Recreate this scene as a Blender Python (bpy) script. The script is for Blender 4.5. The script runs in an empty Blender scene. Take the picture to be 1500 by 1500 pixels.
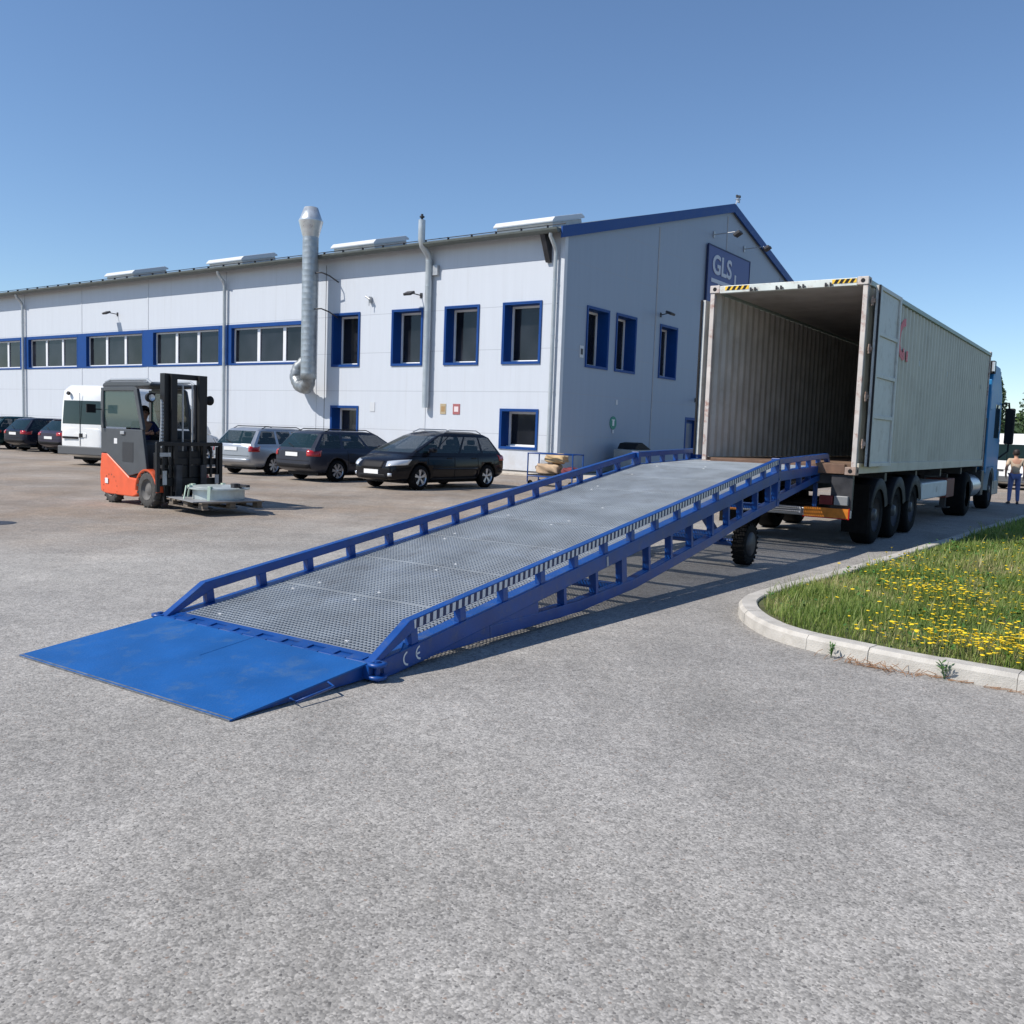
import bpy, bmesh, math, random
import numpy as np
from mathutils import Matrix, Vector
R = math.radians
sc = bpy.context.scene
C = sc.collection
random.seed(7)

# ------------------------------------------------------------------ camera
cd = bpy.data.cameras.new('camera'); cam = bpy.data.objects.new('camera', cd); C.objects.link(cam)
cd.sensor_width = 36.0; cd.lens = 36.0 * 1345.03 / 1500.0; cd.clip_start = 0.1; cd.clip_end = 4000
P_, R_, H_ = 0.0878, 0.0361, 1.6181
fw = Vector((0, math.cos(P_), -math.sin(P_))); up0 = Vector((0, math.sin(P_), math.cos(P_))); rx0 = Vector((1, 0, 0))
rt = rx0 * math.cos(R_) + up0 * math.sin(R_); up = -rx0 * math.sin(R_) + up0 * math.cos(R_)
M = Matrix(((rt.x, up.x, -fw.x, 0), (rt.y, up.y, -fw.y, 0), (rt.z, up.z, -fw.z, H_), (0, 0, 0, 1)))
cam.matrix_world = M
sc.camera = cam

# ------------------------------------------------------------------ sky, sun, exposure
SUN_AZ, SUN_EL = R(249.0), R(47.5)
w = bpy.data.worlds.new('World'); sc.world = w; w.use_nodes = True
nt = w.node_tree
sky = nt.nodes.new('ShaderNodeTexSky'); sky.sky_type = 'NISHITA'; sky.sun_disc = False
sky.sun_elevation = SUN_EL; sky.sun_rotation = SUN_AZ
sky.air_density = 1.0; sky.dust_density = 0.0; sky.ozone_density = 5.5; sky.altitude = 200
bg = nt.nodes['Background']; bg.inputs['Strength'].default_value = 0.103
nt.links.new(sky.outputs[0], bg.inputs['Color'])
sd = bpy.data.lights.new('sun', 'SUN'); sd.energy = 3.9; sd.angle = R(0.5); sd.color = (1.0, 0.94, 0.86)
sun = bpy.data.objects.new('sun', sd); C.objects.link(sun)
to_sun = Vector((math.sin(SUN_AZ) * math.cos(SUN_EL), math.cos(SUN_AZ) * math.cos(SUN_EL), math.sin(SUN_EL)))
sun.rotation_euler = to_sun.to_track_quat('Z', 'Y').to_euler(); sun.location = (-30, -20, 40)
sc.view_settings.view_transform = 'Standard'; sc.view_settings.look = 'None'
sc.view_settings.exposure = 0.42; sc.view_settings.gamma = 1.0
sc.cycles.max_bounces = 8; sc.cycles.transparent_max_bounces = 8

# ------------------------------------------------------------------ materials
MATS = {}
def mat(name, col, rough=0.5, metal=0.0, coat=0.0, var=0.0, vscale=3.0, bump=0.0, bscale=40.0, dirt=None, dscale=1.5, dirt_amt=0.0, spec=0.5, trans=0.0):
    m = bpy.data.materials.new(name); m.use_nodes = True
    t = m.node_tree; b = t.nodes['Principled BSDF']
    b.inputs['Roughness'].default_value = rough; b.inputs['Metallic'].default_value = metal
    b.inputs['Coat Weight'].default_value = coat; b.inputs['Coat Roughness'].default_value = 0.04
    b.inputs['Specular IOR Level'].default_value = spec
    b.inputs['Transmission Weight'].default_value = trans
    b.inputs['Base Color'].default_value = (*col, 1)
    tc = t.nodes.new('ShaderNodeTexCoord')
    src = None
    if var > 0:
        n = t.nodes.new('ShaderNodeTexNoise'); n.inputs['Scale'].default_value = vscale; n.inputs['Detail'].default_value = 6
        t.links.new(tc.outputs['Object'], n.inputs['Vector'])
        mr = t.nodes.new('ShaderNodeMapRange'); mr.inputs[1].default_value = .3; mr.inputs[2].default_value = .7
        mr.inputs[3].default_value = 1 - var; mr.inputs[4].default_value = 1 + var
        t.links.new(n.outputs['Fac'], mr.inputs[0])
        mx = t.nodes.new('ShaderNodeMix'); mx.data_type = 'RGBA'; mx.blend_type = 'MULTIPLY'; mx.inputs[0].default_value = 1
        mx.inputs[6].default_value = (*col, 1); t.links.new(mr.outputs[0], mx.inputs[7]); src = mx.outputs[2]
        rr = t.nodes.new('ShaderNodeMapRange'); rr.inputs[3].default_value = max(0.02, rough - .1); rr.inputs[4].default_value = min(1, rough + .12)
        t.links.new(n.outputs['Fac'], rr.inputs[0]); t.links.new(rr.outputs[0], b.inputs['Roughness'])
    if dirt is not None and dirt_amt > 0:
        n2 = t.nodes.new('ShaderNodeTexNoise'); n2.inputs['Scale'].default_value = dscale; n2.inputs['Detail'].default_value = 9; n2.inputs['Roughness'].default_value = .7
        t.links.new(tc.outputs['Object'], n2.inputs['Vector'])
        m2 = t.nodes.new('ShaderNodeMapRange'); m2.inputs[1].default_value = .52; m2.inputs[2].default_value = .66; m2.inputs[4].default_value = dirt_amt
        t.links.new(n2.outputs['Fac'], m2.inputs[0])
        mx2 = t.nodes.new('ShaderNodeMix'); mx2.data_type = 'RGBA'
        t.links.new(m2.outputs[0], mx2.inputs[0])
        if src: t.links.new(src, mx2.inputs[6])
        else: mx2.inputs[6].default_value = (*col, 1)
        mx2.inputs[7].default_value = (*dirt, 1); src = mx2.outputs[2]
    if src: t.links.new(src, b.inputs['Base Color'])
    if bump > 0:
        n3 = t.nodes.new('ShaderNodeTexNoise'); n3.inputs['Scale'].default_value = bscale; n3.inputs['Detail'].default_value = 4
        t.links.new(tc.outputs['Object'], n3.inputs['Vector'])
        bp = t.nodes.new('ShaderNodeBump'); bp.inputs['Strength'].default_value = bump; bp.inputs['Distance'].default_value = .01
        t.links.new(n3.outputs['Fac'], bp.inputs['Height']); t.links.new(bp.outputs[0], b.inputs['Normal'])
    MATS[name] = m
    return m

BLUE = mat('blue_paint', (0.004, 0.056, 0.25), .36, 0, .0, spec=.5, var=.16, vscale=5, dirt=(.07, .10, .17), dscale=7, dirt_amt=.5)
PLATE = mat('blue_plate_paint', (0.008, 0.092, 0.31), .5, 0, .0, spec=.3, var=.16, vscale=2.6, bump=.2, bscale=60, dirt=(.07, .14, .25), dscale=3.6, dirt_amt=.55)
BLUETRIM = mat('blue_window_trim', (0.004, 0.052, 0.225), .5, spec=.3, var=.06)
NAVY = mat('navy_marking', (0.010, 0.022, 0.09), .5)
WHITE = mat('white_marking', (.72, .72, .72), .5, var=.08, vscale=9)
GALV = mat('galvanised_grating', (.42, .455, .485), .42, .25, var=.15, vscale=2.4, dirt=(.30, .31, .32), dscale=3, dirt_amt=.5)
ZINC = mat('zinc_sheet', (.36, .40, .42), .45, .5, var=.18, vscale=5, bump=.1, bscale=12)
STEEL = mat('grey_steel', (.42, .43, .44), .45, .5, var=.15, vscale=6)
DARKSTEEL = mat('dark_steel', (.045, .045, .05), .5, .3, var=.3, vscale=8)
BLACK = mat('black_rubber', (.007, .007, .0075), .85, spec=.15, var=.35, vscale=14, bump=.3, bscale=60)
PLASTIC = mat('black_plastic', (.014, .014, .016), .6, spec=.22, var=.2, vscale=9)
GLASSD = mat('window_glass', (.020, .022, .028), .05, 0, 0, spec=.5, var=.6, vscale=.7)
GLASSD.node_tree.nodes['Principled BSDF'].inputs['Alpha'].default_value = .78
CARGLASS = mat('car_glass', (.012, .03, .03), .04, 0, 0, spec=.8)
CARGLASS.node_tree.nodes['Principled BSDF'].inputs['Alpha'].default_value = .72
SCREENGLASS = mat('windscreen_glass', (.045, .06, .065), .04, 0, 0, spec=.9)  # base lighter than the side glass: a bright reflection painted into the colour
GREENGLASS = mat('cab_glass', (.04, .08, .08), .07, 0, 0, spec=.7)
GREENGLASS.node_tree.nodes['Principled BSDF'].inputs['Alpha'].default_value = .72
PVC = mat('white_window_frame', (.75, .76, .78), .4, var=.04)
RED = mat('red_lens', (.42, .012, .015), .18, 0, .6)
AMBER = mat('amber_lens', (.52, .17, .015), .4, 0, .1, var=.2, vscale=12)
CLEAR = mat('clear_lens', (.62, .66, .70), .12, .3, .8)
ALLOY = mat('alloy_rim', (.55, .56, .58), .3, .7)
CHROME = mat('chrome', (.6, .6, .6), .12, 1)
PLATEW = mat('white_number_plate', (.78, .78, .76), .4)
ORANGE = mat('orange_body_paint', (.75, .11, .035), .4, 0, .3, var=.1, vscale=5)
CABGREY = mat('forklift_grey', (.062, .068, .075), .5, 0, .1, var=.12, vscale=5)
YELLOW = mat('yellow_marking', (.80, .50, .03), .5, var=.12, vscale=20)
SKIN = mat('skin', (.50, .27, .18), .6)
WOOD = mat('pallet_wood', (.16, .13, .10), .8, var=.35, vscale=7, bump=.4, bscale=25)

def node_mat(name):
    m = bpy.data.materials.new(name); m.use_nodes = True; MATS[name] = m
    return m, m.node_tree, m.node_tree.nodes['Principled BSDF']

def noise(t, vec, scale, detail=5, rough=.5, dist=0):
    n = t.nodes.new('ShaderNodeTexNoise'); n.inputs['Scale'].default_value = scale; n.inputs['Detail'].default_value = detail
    n.inputs['Roughness'].default_value = rough; n.inputs['Distortion'].default_value = dist
    t.links.new(vec, n.inputs['Vector']); return n.outputs['Fac']
def mrange(t, v, a, b, c, d, smooth=False):
    n = t.nodes.new('ShaderNodeMapRange'); n.inputs[1].default_value = a; n.inputs[2].default_value = b; n.inputs[3].default_value = c; n.inputs[4].default_value = d
    if smooth: n.interpolation_type = 'SMOOTHSTEP'
    t.links.new(v, n.inputs[0]); return n.outputs[0]
def mixc(t, f, a, b, blend='MIX'):
    n = t.nodes.new('ShaderNodeMix'); n.data_type = 'RGBA'; n.blend_type = blend
    for i, v in ((0, f), (6, a), (7, b)):
        if isinstance(v, (float, int)): n.inputs[i].default_value = v
        elif isinstance(v, tuple): n.inputs[i].default_value = (*v, 1)
        else: t.links.new(v, n.inputs[i])
    return n.outputs[2]
def mathn(t, op, a, b=None):
    n = t.nodes.new('ShaderNodeMath'); n.operation = op
    for i, v in ((0, a), (1, b)):
        if v is None: continue
        if isinstance(v, (float, int)): n.inputs[i].default_value = v
        else: t.links.new(v, n.inputs[i])
    return n.outputs[0]

def asphalt_mat():
    m, t, b = node_mat('chip_asphalt')
    tc = t.nodes.new('ShaderNodeTexCoord'); v = tc.outputs['Object']
    vo = t.nodes.new('ShaderNodeTexVoronoi'); vo.inputs['Scale'].default_value = 112; t.links.new(v, vo.inputs['Vector'])
    sep = t.nodes.new('ShaderNodeSeparateColor'); t.links.new(vo.outputs['Color'], sep.inputs[0])
    stone = mrange(t, sep.outputs[0], 0, 1, .66, 1.30)
    vo2 = t.nodes.new('ShaderNodeTexVoronoi'); vo2.inputs['Scale'].default_value = 38; t.links.new(v, vo2.inputs['Vector'])
    sep2 = t.nodes.new('ShaderNodeSeparateColor'); t.links.new(vo2.outputs['Color'], sep2.inputs[0])
    stone2 = mrange(t, sep2.outputs[1], 0, 1, .86, 1.15)
    big = mrange(t, noise(t, v, .35, 7, .6), .32, .68, .76, 1.16)
    mid = mrange(t, noise(t, v, 2.6, 6, .65), .3, .7, .88, 1.1)
    base = mixc(t, mrange(t, noise(t, v, .16, 5, .6), .4, .62, 0, 1), (.358, .340, .310), (.300, .287, .268))
    # brown dusty, worn area towards the parking row
    geo = t.nodes.new('ShaderNodeSeparateXYZ'); t.links.new(v, geo.inputs[0])
    yd = mathn(t, 'ADD', geo.outputs[1], mathn(t, 'MULTIPLY', geo.outputs[0], -.55))
    yd = mathn(t, 'ADD', yd, mathn(t, 'MULTIPLY', noise(t, v, .22, 6, .65), 9.0))
    dust = mrange(t, yd, 16.5, 24.0, 0, .85, True)
    dust = mathn(t, 'MULTIPLY', dust, mrange(t, noise(t, v, .55, 8, .7), .3, .62, .35, 1))
    base = mixc(t, dust, base, (.275, .212, .155))
    # darker stains
    st = mathn(t, 'MULTIPLY', mrange(t, noise(t, v, .8, 9, .75), .56, .72, 0, 1), mrange(t, noise(t, v, .21, 3), .45, .6, 0, .42))
    base = mixc(t, st, base, (.20, .19, .18))
    od = t.nodes.new('ShaderNodeTexVoronoi'); od.inputs['Scale'].default_value = .9; od.inputs['Randomness'].default_value = 1; t.links.new(v, od.inputs['Vector'])
    sp_ = mathn(t, 'MULTIPLY', mrange(t, mathn(t, 'ADD', od.outputs['Distance'], mathn(t, 'MULTIPLY', noise(t, v, 14, 3), .06)), .055, .10, .75, 0), mrange(t, noise(t, v, .5, 2), .5, .58, 0, 1))
    base = mixc(t, sp_, base, (.13, .125, .12))
    # faint tyre tracks along the truck's road
    mp = t.nodes.new('ShaderNodeMapping'); mp.inputs['Rotation'].default_value = (0, 0, R(34)); mp.inputs['Scale'].default_value = (1, .07, 1)
    t.links.new(v, mp.inputs[0])
    tr = mrange(t, noise(t, mp.outputs[0], 1.4, 5, .6), .35, .65, .92, 1.06)
    col = base
    for f in (stone, stone2, big, mid, tr):
        cc = t.nodes.new('ShaderNodeCombineColor')
        for i in range(3): t.links.new(f, cc.inputs[i])
        col = mixc(t, 1.0, col, cc.outputs[0], 'MULTIPLY')
    pit = mrange(t, sep.outputs[1], .95, .97, 0, .7); col = mixc(t, pit, col, (.10, .095, .09))
    # a few rusty chips
    chip = mrange(t, sep.outputs[2], .985, .995, 0, .35)
    col = mixc(t, chip, col, (.30, .16, .09))
    t.links.new(col, b.inputs['Base Color']); b.inputs['Roughness'].default_value = .82; b.inputs['Specular IOR Level'].default_value = .35
    bp = t.nodes.new('ShaderNodeBump'); bp.inputs['Strength'].default_value = .35; bp.inputs['Distance'].default_value = .004
    hgt = mathn(t, 'ADD', mathn(t, 'MULTIPLY', vo.outputs['Distance'], -1.0), mathn(t, 'MULTIPLY', sep.outputs[1], .6))
    t.links.new(hgt, bp.inputs['Height'])
    bp2 = t.nodes.new('ShaderNodeBump'); bp2.inputs['Strength'].default_value = .35; bp2.inputs['Distance'].default_value = .05
    t.links.new(noise(t, v, 3, 5), bp2.inputs['Height']); t.links.new(bp.outputs[0], bp2.inputs['Normal'])
    t.links.new(bp2.outputs[0], b.inputs['Normal'])
    return m
ASPHALT = asphalt_mat()

def panel_mat(name, col, horizontals):
    """metal faced wall panels: joint grooves every few decimetres in z, faint waviness, slight streaking"""
    m, t, b = node_mat(name)
    tc = t.nodes.new('ShaderNodeTexCoord'); v = tc.outputs['Object']
    s = t.nodes.new('ShaderNodeSeparateXYZ'); t.links.new(v, s.inputs[0])
    z = s.outputs[2]
    f = mathn(t, 'FRACT', mathn(t, 'DIVIDE', mathn(t, 'ADD', z, -horizontals[0]), horizontals[1]))
    g = mathn(t, 'ABSOLUTE', mathn(t, 'ADD', f, -.5))
    line = mrange(t, g, .488, .496, 0, 1)
    mp = t.nodes.new('ShaderNodeMapping'); mp.inputs['Scale'].default_value = (1.6, 1.6, .12); t.links.new(v, mp.inputs[0])
    streak = mrange(t, noise(t, mp.outputs[0], 2.2, 6, .6), .3, .7, .97, 1.02)
    cc = t.nodes.new('ShaderNodeCombineColor')
    for i in range(3): t.links.new(streak, cc.inputs[i])
    c = mixc(t, 1.0, col, cc.outputs[0], 'MULTIPLY')
    mp2 = t.nodes.new('ShaderNodeMapping'); mp2.inputs['Scale'].default_value = (5, 5, .10); t.links.new(v, mp2.inputs[0])
    rs = mathn(t, 'MULTIPLY', mrange(t, noise(t, mp2.outputs[0], 1.0, 8, .75), .55, .75, 0, .5), mrange(t, noise(t, v, .35, 3), .4, .65, .1, 1))
    c = mixc(t, rs, c, (.36, .36, .35))
    low = mrange(t, z, 0, 1.8, .7, 0)
    c = mixc(t, mathn(t, 'MULTIPLY', low, mrange(t, noise(t, v, 1.3, 8, .7), .4, .7, 0, 1)), c, (.42, .39, .35))
    c = mixc(t, mathn(t, 'MULTIPLY', line, .55), c, (.30, .32, .36))
    t.links.new(c, b.inputs['Base Color']); b.inputs['Roughness'].default_value = .5
    fine = t.nodes.new('ShaderNodeTexWave'); fine.bands_direction = 'Z'; fine.inputs['Scale'].default_value = 3.0; fine.inputs['Distortion'].default_value = .0
    t.links.new(v, fine.inputs['Vector'])
    bp = t.nodes.new('ShaderNodeBump'); bp.inputs['Strength'].default_value = .12; bp.inputs['Distance'].default_value = .01
    hh = mathn(t, 'ADD', mathn(t, 'MULTIPLY', line, -1.2), mathn(t, 'ADD', mathn(t, 'MULTIPLY', fine.outputs['Fac'], .15), mathn(t, 'MULTIPLY', noise(t, v, .9, 3), .8)))
    t.links.new(hh, bp.inputs['Height']); t.links.new(bp.outputs[0], b.inputs['Normal'])
    return m
PANEL = panel_mat('white_wall_panel', (.56, .595, .645), (1.50, 1.63))
GABLEM = panel_mat('shade_tinted_wall_panel', (.27, .33, .42), (1.50, 1.63))  # same white panels, with the gable's bluish shade painted into the colour

CONT = mat('container_paint', (.53, .51, .43), .55, 0, 0, var=.10, vscale=1.2, dirt=(.26, .22, .17), dscale=1.8, dirt_amt=.25)
CONTIN = mat('container_inner_paint', (.50, .485, .455), .7, 0, 0, var=.14, vscale=2.2, dirt=(.30, .26, .22), dscale=2.5, dirt_amt=.35)
CONTW = mat('container_header_paint', (.62, .66, .62), .5, 0, 0, var=.12, vscale=3, dirt=(.30, .17, .10), dscale=7, dirt_amt=.5)
RUST = mat('rusty_casting', (.36, .27, .22), .75, 0, 0, var=.3, vscale=9, dirt=(.16, .06, .03), dscale=12, dirt_amt=.8, bump=.3, bscale=50)
PLY = mat('container_floor', (.16, .10, .065), .8, var=.3, vscale=4)
KERBM = mat('kerb_concrete', (.47, .445, .40), .88, 0, 0, var=.16, vscale=6, bump=.5, bscale=90, dirt=(.36, .33, .28), dscale=5, dirt_amt=.5)
ROOFM = mat('roof_sheet', (.15, .165, .16), .5, .3, var=.1)

# ------------------------------------------------------------------ mesh builder
class MB:
    def __init__(s): s.v = []; s.f = []; s.m = []; s.sm = []; s.M = Matrix.Identity(4); s.mi = 0; s.mats = []
    def use(s, m):
        if m not in s.mats: s.mats.append(m)
        s.mi = s.mats.index(m); return s
    def add(s, vs, fs, smooth=False):
        o = len(s.v)
        for p in vs: s.v.append(tuple(s.M @ Vector(p)))
        for f in fs: s.f.append(tuple(o + i for i in f)); s.m.append(s.mi); s.sm.append(smooth)
        return s
    def box(s, x0, x1, y0, y1, z0, z1):
        vs = [(x, y, z) for z in (z0, z1) for y in (y0, y1) for x in (x0, x1)]
        return s.add(vs, [(0, 2, 3, 1), (4, 5, 7, 6), (0, 1, 5, 4), (2, 6, 7, 3), (0, 4, 6, 2), (1, 3, 7, 5)])
    def bar(s, a, b, wd, ht, upv=(0, 0, 1)):
        a = Vector(a); b = Vector(b); d = (b - a).normalized(); u = Vector(upv); r = d.cross(u)
        if r.length < 1e-4: r = d.cross(Vector((1, 0, 0)))
        r.normalize(); u = r.cross(d).normalized(); r *= wd / 2; u *= ht / 2
        vs = [a - r - u, a + r - u, a + r + u, a - r + u, b - r - u, b + r - u, b + r + u, b - r + u]
        return s.add(vs, [(0, 1, 2, 3), (4, 7, 6, 5), (0, 4, 5, 1), (1, 5, 6, 2), (2, 6, 7, 3), (3, 7, 4, 0)])
    def tube(s, pts, r, n=10, caps=True, smooth=True):
        pts = [Vector(p) for p in pts]; rs = r if isinstance(r, (list, tuple)) else [r] * len(pts)
        rings = []; prev = None
        for i, p in enumerate(pts):
            d = (pts[min(i + 1, len(pts) - 1)] - pts[max(i - 1, 0)]).normalized()
            if prev is None:
                u = d.cross(Vector((0, 0, 1)))
                if u.length < 1e-3: u = d.cross(Vector((1, 0, 0)))
            else: u = prev - d * prev.dot(d)
            u.normalize(); prev = u; w2 = d.cross(u)
            rings.append([p + (u * math.cos(2 * math.pi * k / n) + w2 * math.sin(2 * math.pi * k / n)) * rs[i] for k in range(n)])
        vs = [q for g in rings for q in g]; fs = []
        for i in range(len(pts) - 1):
            for k in range(n): fs.append((i * n + k, i * n + (k + 1) % n, (i + 1) * n + (k + 1) % n, (i + 1) * n + k))
        s.add(vs, fs, smooth)
        if caps:
            s.add(rings[0], [tuple(range(n))]); s.add(rings[-1], [tuple(reversed(range(n)))])
        return s
    def lathe(s, prof, center, axis='Z', n=24, smooth=True, a0=0, a1=2 * math.pi):
        """prof: list of (radius, height along axis)"""
        c = Vector(center); vs = []; fs = []; full = abs(a1 - a0 - 2 * math.pi) < 1e-6
        cnt = n if full else n + 1
        for (r, h) in prof:
            for k in range(cnt):
                a = a0 + (a1 - a0) * k / n; x, y = r * math.cos(a), r * math.sin(a)
                vs.append(c + (Vector((x, y, h)) if axis == 'Z' else Vector((h, x, y)) if axis == 'X' else Vector((x, h, y))))
        for i in range(len(prof) - 1):
            for k in range(n):
                k2 = (k + 1) % cnt; fs.append((i * cnt + k, i * cnt + k2, (i + 1) * cnt + k2, (i + 1) * cnt + k))
        return s.add(vs, fs, smooth)
    def prism(s, poly, axis, a, b):
        """extrude 2D polygon along axis between a and b. axis X: poly=(y,z); Y: (x,z); Z: (x,y)"""
        def P(p, h): return (h, p[0], p[1]) if axis == 'X' else (p[0], h, p[1]) if axis == 'Y' else (p[0], p[1], h)
        n = len(poly); vs = [P(p, a) for p in poly] + [P(p, b) for p in poly]
        fs = [tuple(range(n)), tuple(reversed(range(n, 2 * n)))] + [(i, (i + 1) % n, n + (i + 1) % n, n + i) for i in range(n)]
        return s.add(vs, fs)
    def build(s, name, material=None, parent=None, bevel=0.0, seg=2, sub=0, fix=True):
        me = bpy.data.meshes.new(name); me.from_pydata(s.v, [], s.f)
        ms = s.mats if s.mats else [material]
        for mm in ms: me.materials.append(mm)
        if s.mats: me.polygons.foreach_set('material_index', s.m)
        me.polygons.foreach_set('use_smooth', s.sm)
        if fix:
            bm = bmesh.new(); bm.from_mesh(me); bmesh.ops.recalc_face_normals(bm, faces=bm.faces); bm.to_mesh(me); bm.free()
        me.update()
        o = bpy.data.objects.new(name, me); C.objects.link(o)
        if parent: o.parent = parent
        if bevel > 0:
            md = o.modifiers.new('bevel', 'BEVEL'); md.width = bevel; md.segments = seg; md.limit_method = 'ANGLE'; md.angle_limit = R(40)
        if sub: md = o.modifiers.new('sub', 'SUBSURF'); md.levels = sub; md.render_levels = sub
        return o

def tag(o, label=None, cat=None, group=None, kind=None):
    if label: o['label'] = label
    if cat: o['category'] = cat
    if group: o['group'] = group
    if kind: o['kind'] = kind
    return o
def thing(name, label, cat, loc=(0, 0, 0), rz=0.0, group=None):
    o = bpy.data.objects.new(name, None); C.objects.link(o); o.location = loc; o.rotation_euler = (0, 0, rz); o.empty_display_size = .2
    return tag(o, label, cat, group)
def copy_tree(o, parent=None):
    c = o.copy(); C.objects.link(c); c.parent = parent
    for ch in [x for x in bpy.data.objects if x.parent == o]: copy_tree(ch, c)
    return c
def box_obj(name, m, parent, x0, x1, y0, y1, z0, z1, bevel=0.0):
    return MB().box(x0, x1, y0, y1, z0, z1).build(name, m, parent, bevel)

# ------------------------------------------------------------------ ground
g = MB(); N = 40
xs = [-1500, -400, -120, -60, -30, -15, 0, 15, 30, 60, 120, 400, 1500]; ys = [-1500, -300, -60, -20, 0, 10, 20, 30, 45, 70, 120, 400, 1500]
vs = [(x, y, 0) for y in ys for x in xs]; nx = len(xs)
g.add(vs, [(j * nx + i, j * nx + i + 1, (j + 1) * nx + i + 1, (j + 1) * nx + i) for j in range(len(ys) - 1) for i in range(nx - 1)])
tag(g.build('ground', ASPHALT, fix=False), kind='structure')

# ------------------------------------------------------------------ building (local: facade on y=0 from x=0 leftwards, gable on x=0)
BX, BY, BA = 1.5902, 34.4381, .6227
B = thing('industrial_building', 'long white panelled workshop with blue window trim and a pitched roof', 'building', (BX, BY, 0), -BA)
S = 6.602; LEN = 68.0; WID = 30.0; ZE = 8.95; ZR = 12.95
OFFX = .0
ribbons = []
for k in range(2, 10):
    x1 = -(S * k + .50); x0 = -(S * (k + 1) - .52)
    ribbons.append((x0, x1))
WT, WB = 6.49, 4.235
smalls = [(-12.15, -10.50), (-8.51, -6.86), (-5.60, -3.92), (-2.67, -.95)]
lows = [(-12.15, -10.50), (-2.65, -.94)]
holes = [(a, b, 4.45, 6.15) for a, b in ribbons] + [(a, b, WB, WT) for a, b in smalls] + [(a, b, .97, 2.43) for a, b in lows]
def wall_grid(mb, u0, u1, z0, z1, holes, P):
    us = sorted({u0, u1} | {h[0] for h in holes} | {h[1] for h in holes}); zs = sorted({z0, z1} | {h[2] for h in holes} | {h[3] for h in holes})
    for i in range(len(us) - 1):
        for j in range(len(zs) - 1):
            cu, cz = (us[i] + us[i + 1]) / 2, (zs[j] + zs[j + 1]) / 2
            if any(h[0] < cu < h[1] and h[2] < cz < h[3] for h in holes): continue
            mb.add([P(us[i], zs[j]), P(us[i + 1], zs[j]), P(us[i + 1], zs[j + 1]), P(us[i], zs[j + 1])], [(0, 1, 2, 3)])
wl = MB(); wall_grid(wl, -LEN, -.12, .12, ZE + .15, holes, lambda u, z: (u, 0, z))
o = wl.build('wall', PANEL, B, fix=False)
for f_ in (): pass
# gable wall: rectangle with holes below eaves, then the sloped top
gw = [(1.78, 3.40), (4.07, 5.68), (7.96, 9.58)]
gholes = [(a, b, WB, WT) for a, b in gw] + [(10.98, 12.3, .15, 2.5)]
gb = MB(); wall_grid(gb, .12, WID, .12, ZE, gholes, lambda u, z: (0, u, z))
gb.add([(0, .12, ZE), (0, WID, ZE), (0, WID / 2, ZR)], [(0, 1, 2)])
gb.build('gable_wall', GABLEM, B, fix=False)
bk = MB(); bk.box(-LEN + .02, -.75, .75, WID - .02, .05, ZE - .2); bk.prism([(.75, ZE - .2), (WID - .75, ZE - .2), (WID / 2, ZR - .3)], 'X', -LEN + .02, -.3)
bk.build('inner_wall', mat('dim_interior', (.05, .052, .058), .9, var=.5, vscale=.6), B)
# corner flashing, plinth
pl = MB(); pl.box(-LEN, -.02, .03, .3, 0, .12); pl.box(-.3, -.03, .3, WID, 0, .12); pl.build('plinth', mat('plinth_concrete', (.22, .21, .20), .9, var=.2), B)
cf = MB(); cf.box(-.16, .045, -.045, .16, .55, ZE + .1); cf.build('corner_flashing', mat('light_flashing', (.55, .58, .62), .45, var=.06), B, .01)
cf = MB(); cf.box(-.62, .05, -.16, .3, .30, .60); cf.build('corner_guard', mat('grey_guard', (.34, .35, .37), .6, var=.1), B, .02)
FLASH = MATS['light_flashing']
# vertical joint flashings
for k in range(1, 11):
    x = -S * k
    box_obj('joint_strip', FLASH, B, x - .045, x + .045, -.018, .004, .13, ZE + .05)
for tt in (7.45, 14.6, 22.2):
    ztop = ZE + (ZR - ZE) * (1 - abs(tt - WID / 2) / (WID / 2)) - .35
    box_obj('joint_strip', MATS['grey_guard'], B, -.004, .018, tt - .045, tt + .045, .13, ztop)
# roof: two slabs with overhang, blue verge trim on the gable, gutter
OH = .45
rf = MB()
def slope_z(y): return ZE + .22 + (ZR - ZE) * (1 - abs(y - WID / 2) / (WID / 2))
rf.prism([(-OH, slope_z(-OH)), (WID / 2, slope_z(WID / 2)), (WID / 2, slope_z(WID / 2) - .16), (-OH, slope_z(-OH) - .16)], 'X', -LEN - .2, .10)
rf.prism([(WID + OH, slope_z(WID + OH)), (WID / 2, slope_z(WID / 2)), (WID / 2, slope_z(WID / 2) - .16), (WID + OH, slope_z(WID + OH) - .16)], 'X', -LEN - .2, .10)
roof = rf.build('roof', ROOFM, B)
vt = MB()
for sgn in (0, 1):
    ya, yb = (-OH, WID / 2) if sgn == 0 else (WID + OH, WID / 2)
    za, zb = slope_z(ya) + .03, slope_z(yb) + .03
    vt.prism([(ya, za), (yb, zb), (yb, zb - .42), (ya, za - .42)], 'X', .10, .17)
vt.build('verge_trim', BLUETRIM, B)
gt = MB()
prof = [(math.cos(a) * .17, math.sin(a) * .17) for a in np.linspace(math.pi, 2 * math.pi, 9)]
zg = slope_z(-OH) - .05
gt.prism([(-OH - .10 + p[0], zg + p[1]) for p in prof], 'X', -LEN - .2, .08)
gt.build('gutter', mat('gutter_metal', (.12, .135, .125), .5, .3, var=.15), B)
sn = MB()
for yy, zz in ((.40, .10),):
    sn.tube([(-LEN, yy - .4, slope_z(yy - .4) + zz), (0, yy - .4, slope_z(yy - .4) + zz)], .018, 6)
for i in range(56):
    x = -.8 - i * 1.2
    sn.box(x - .012, x + .012, -.05, .06, slope_z(0) - .02, slope_z(0) + .11)
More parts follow.
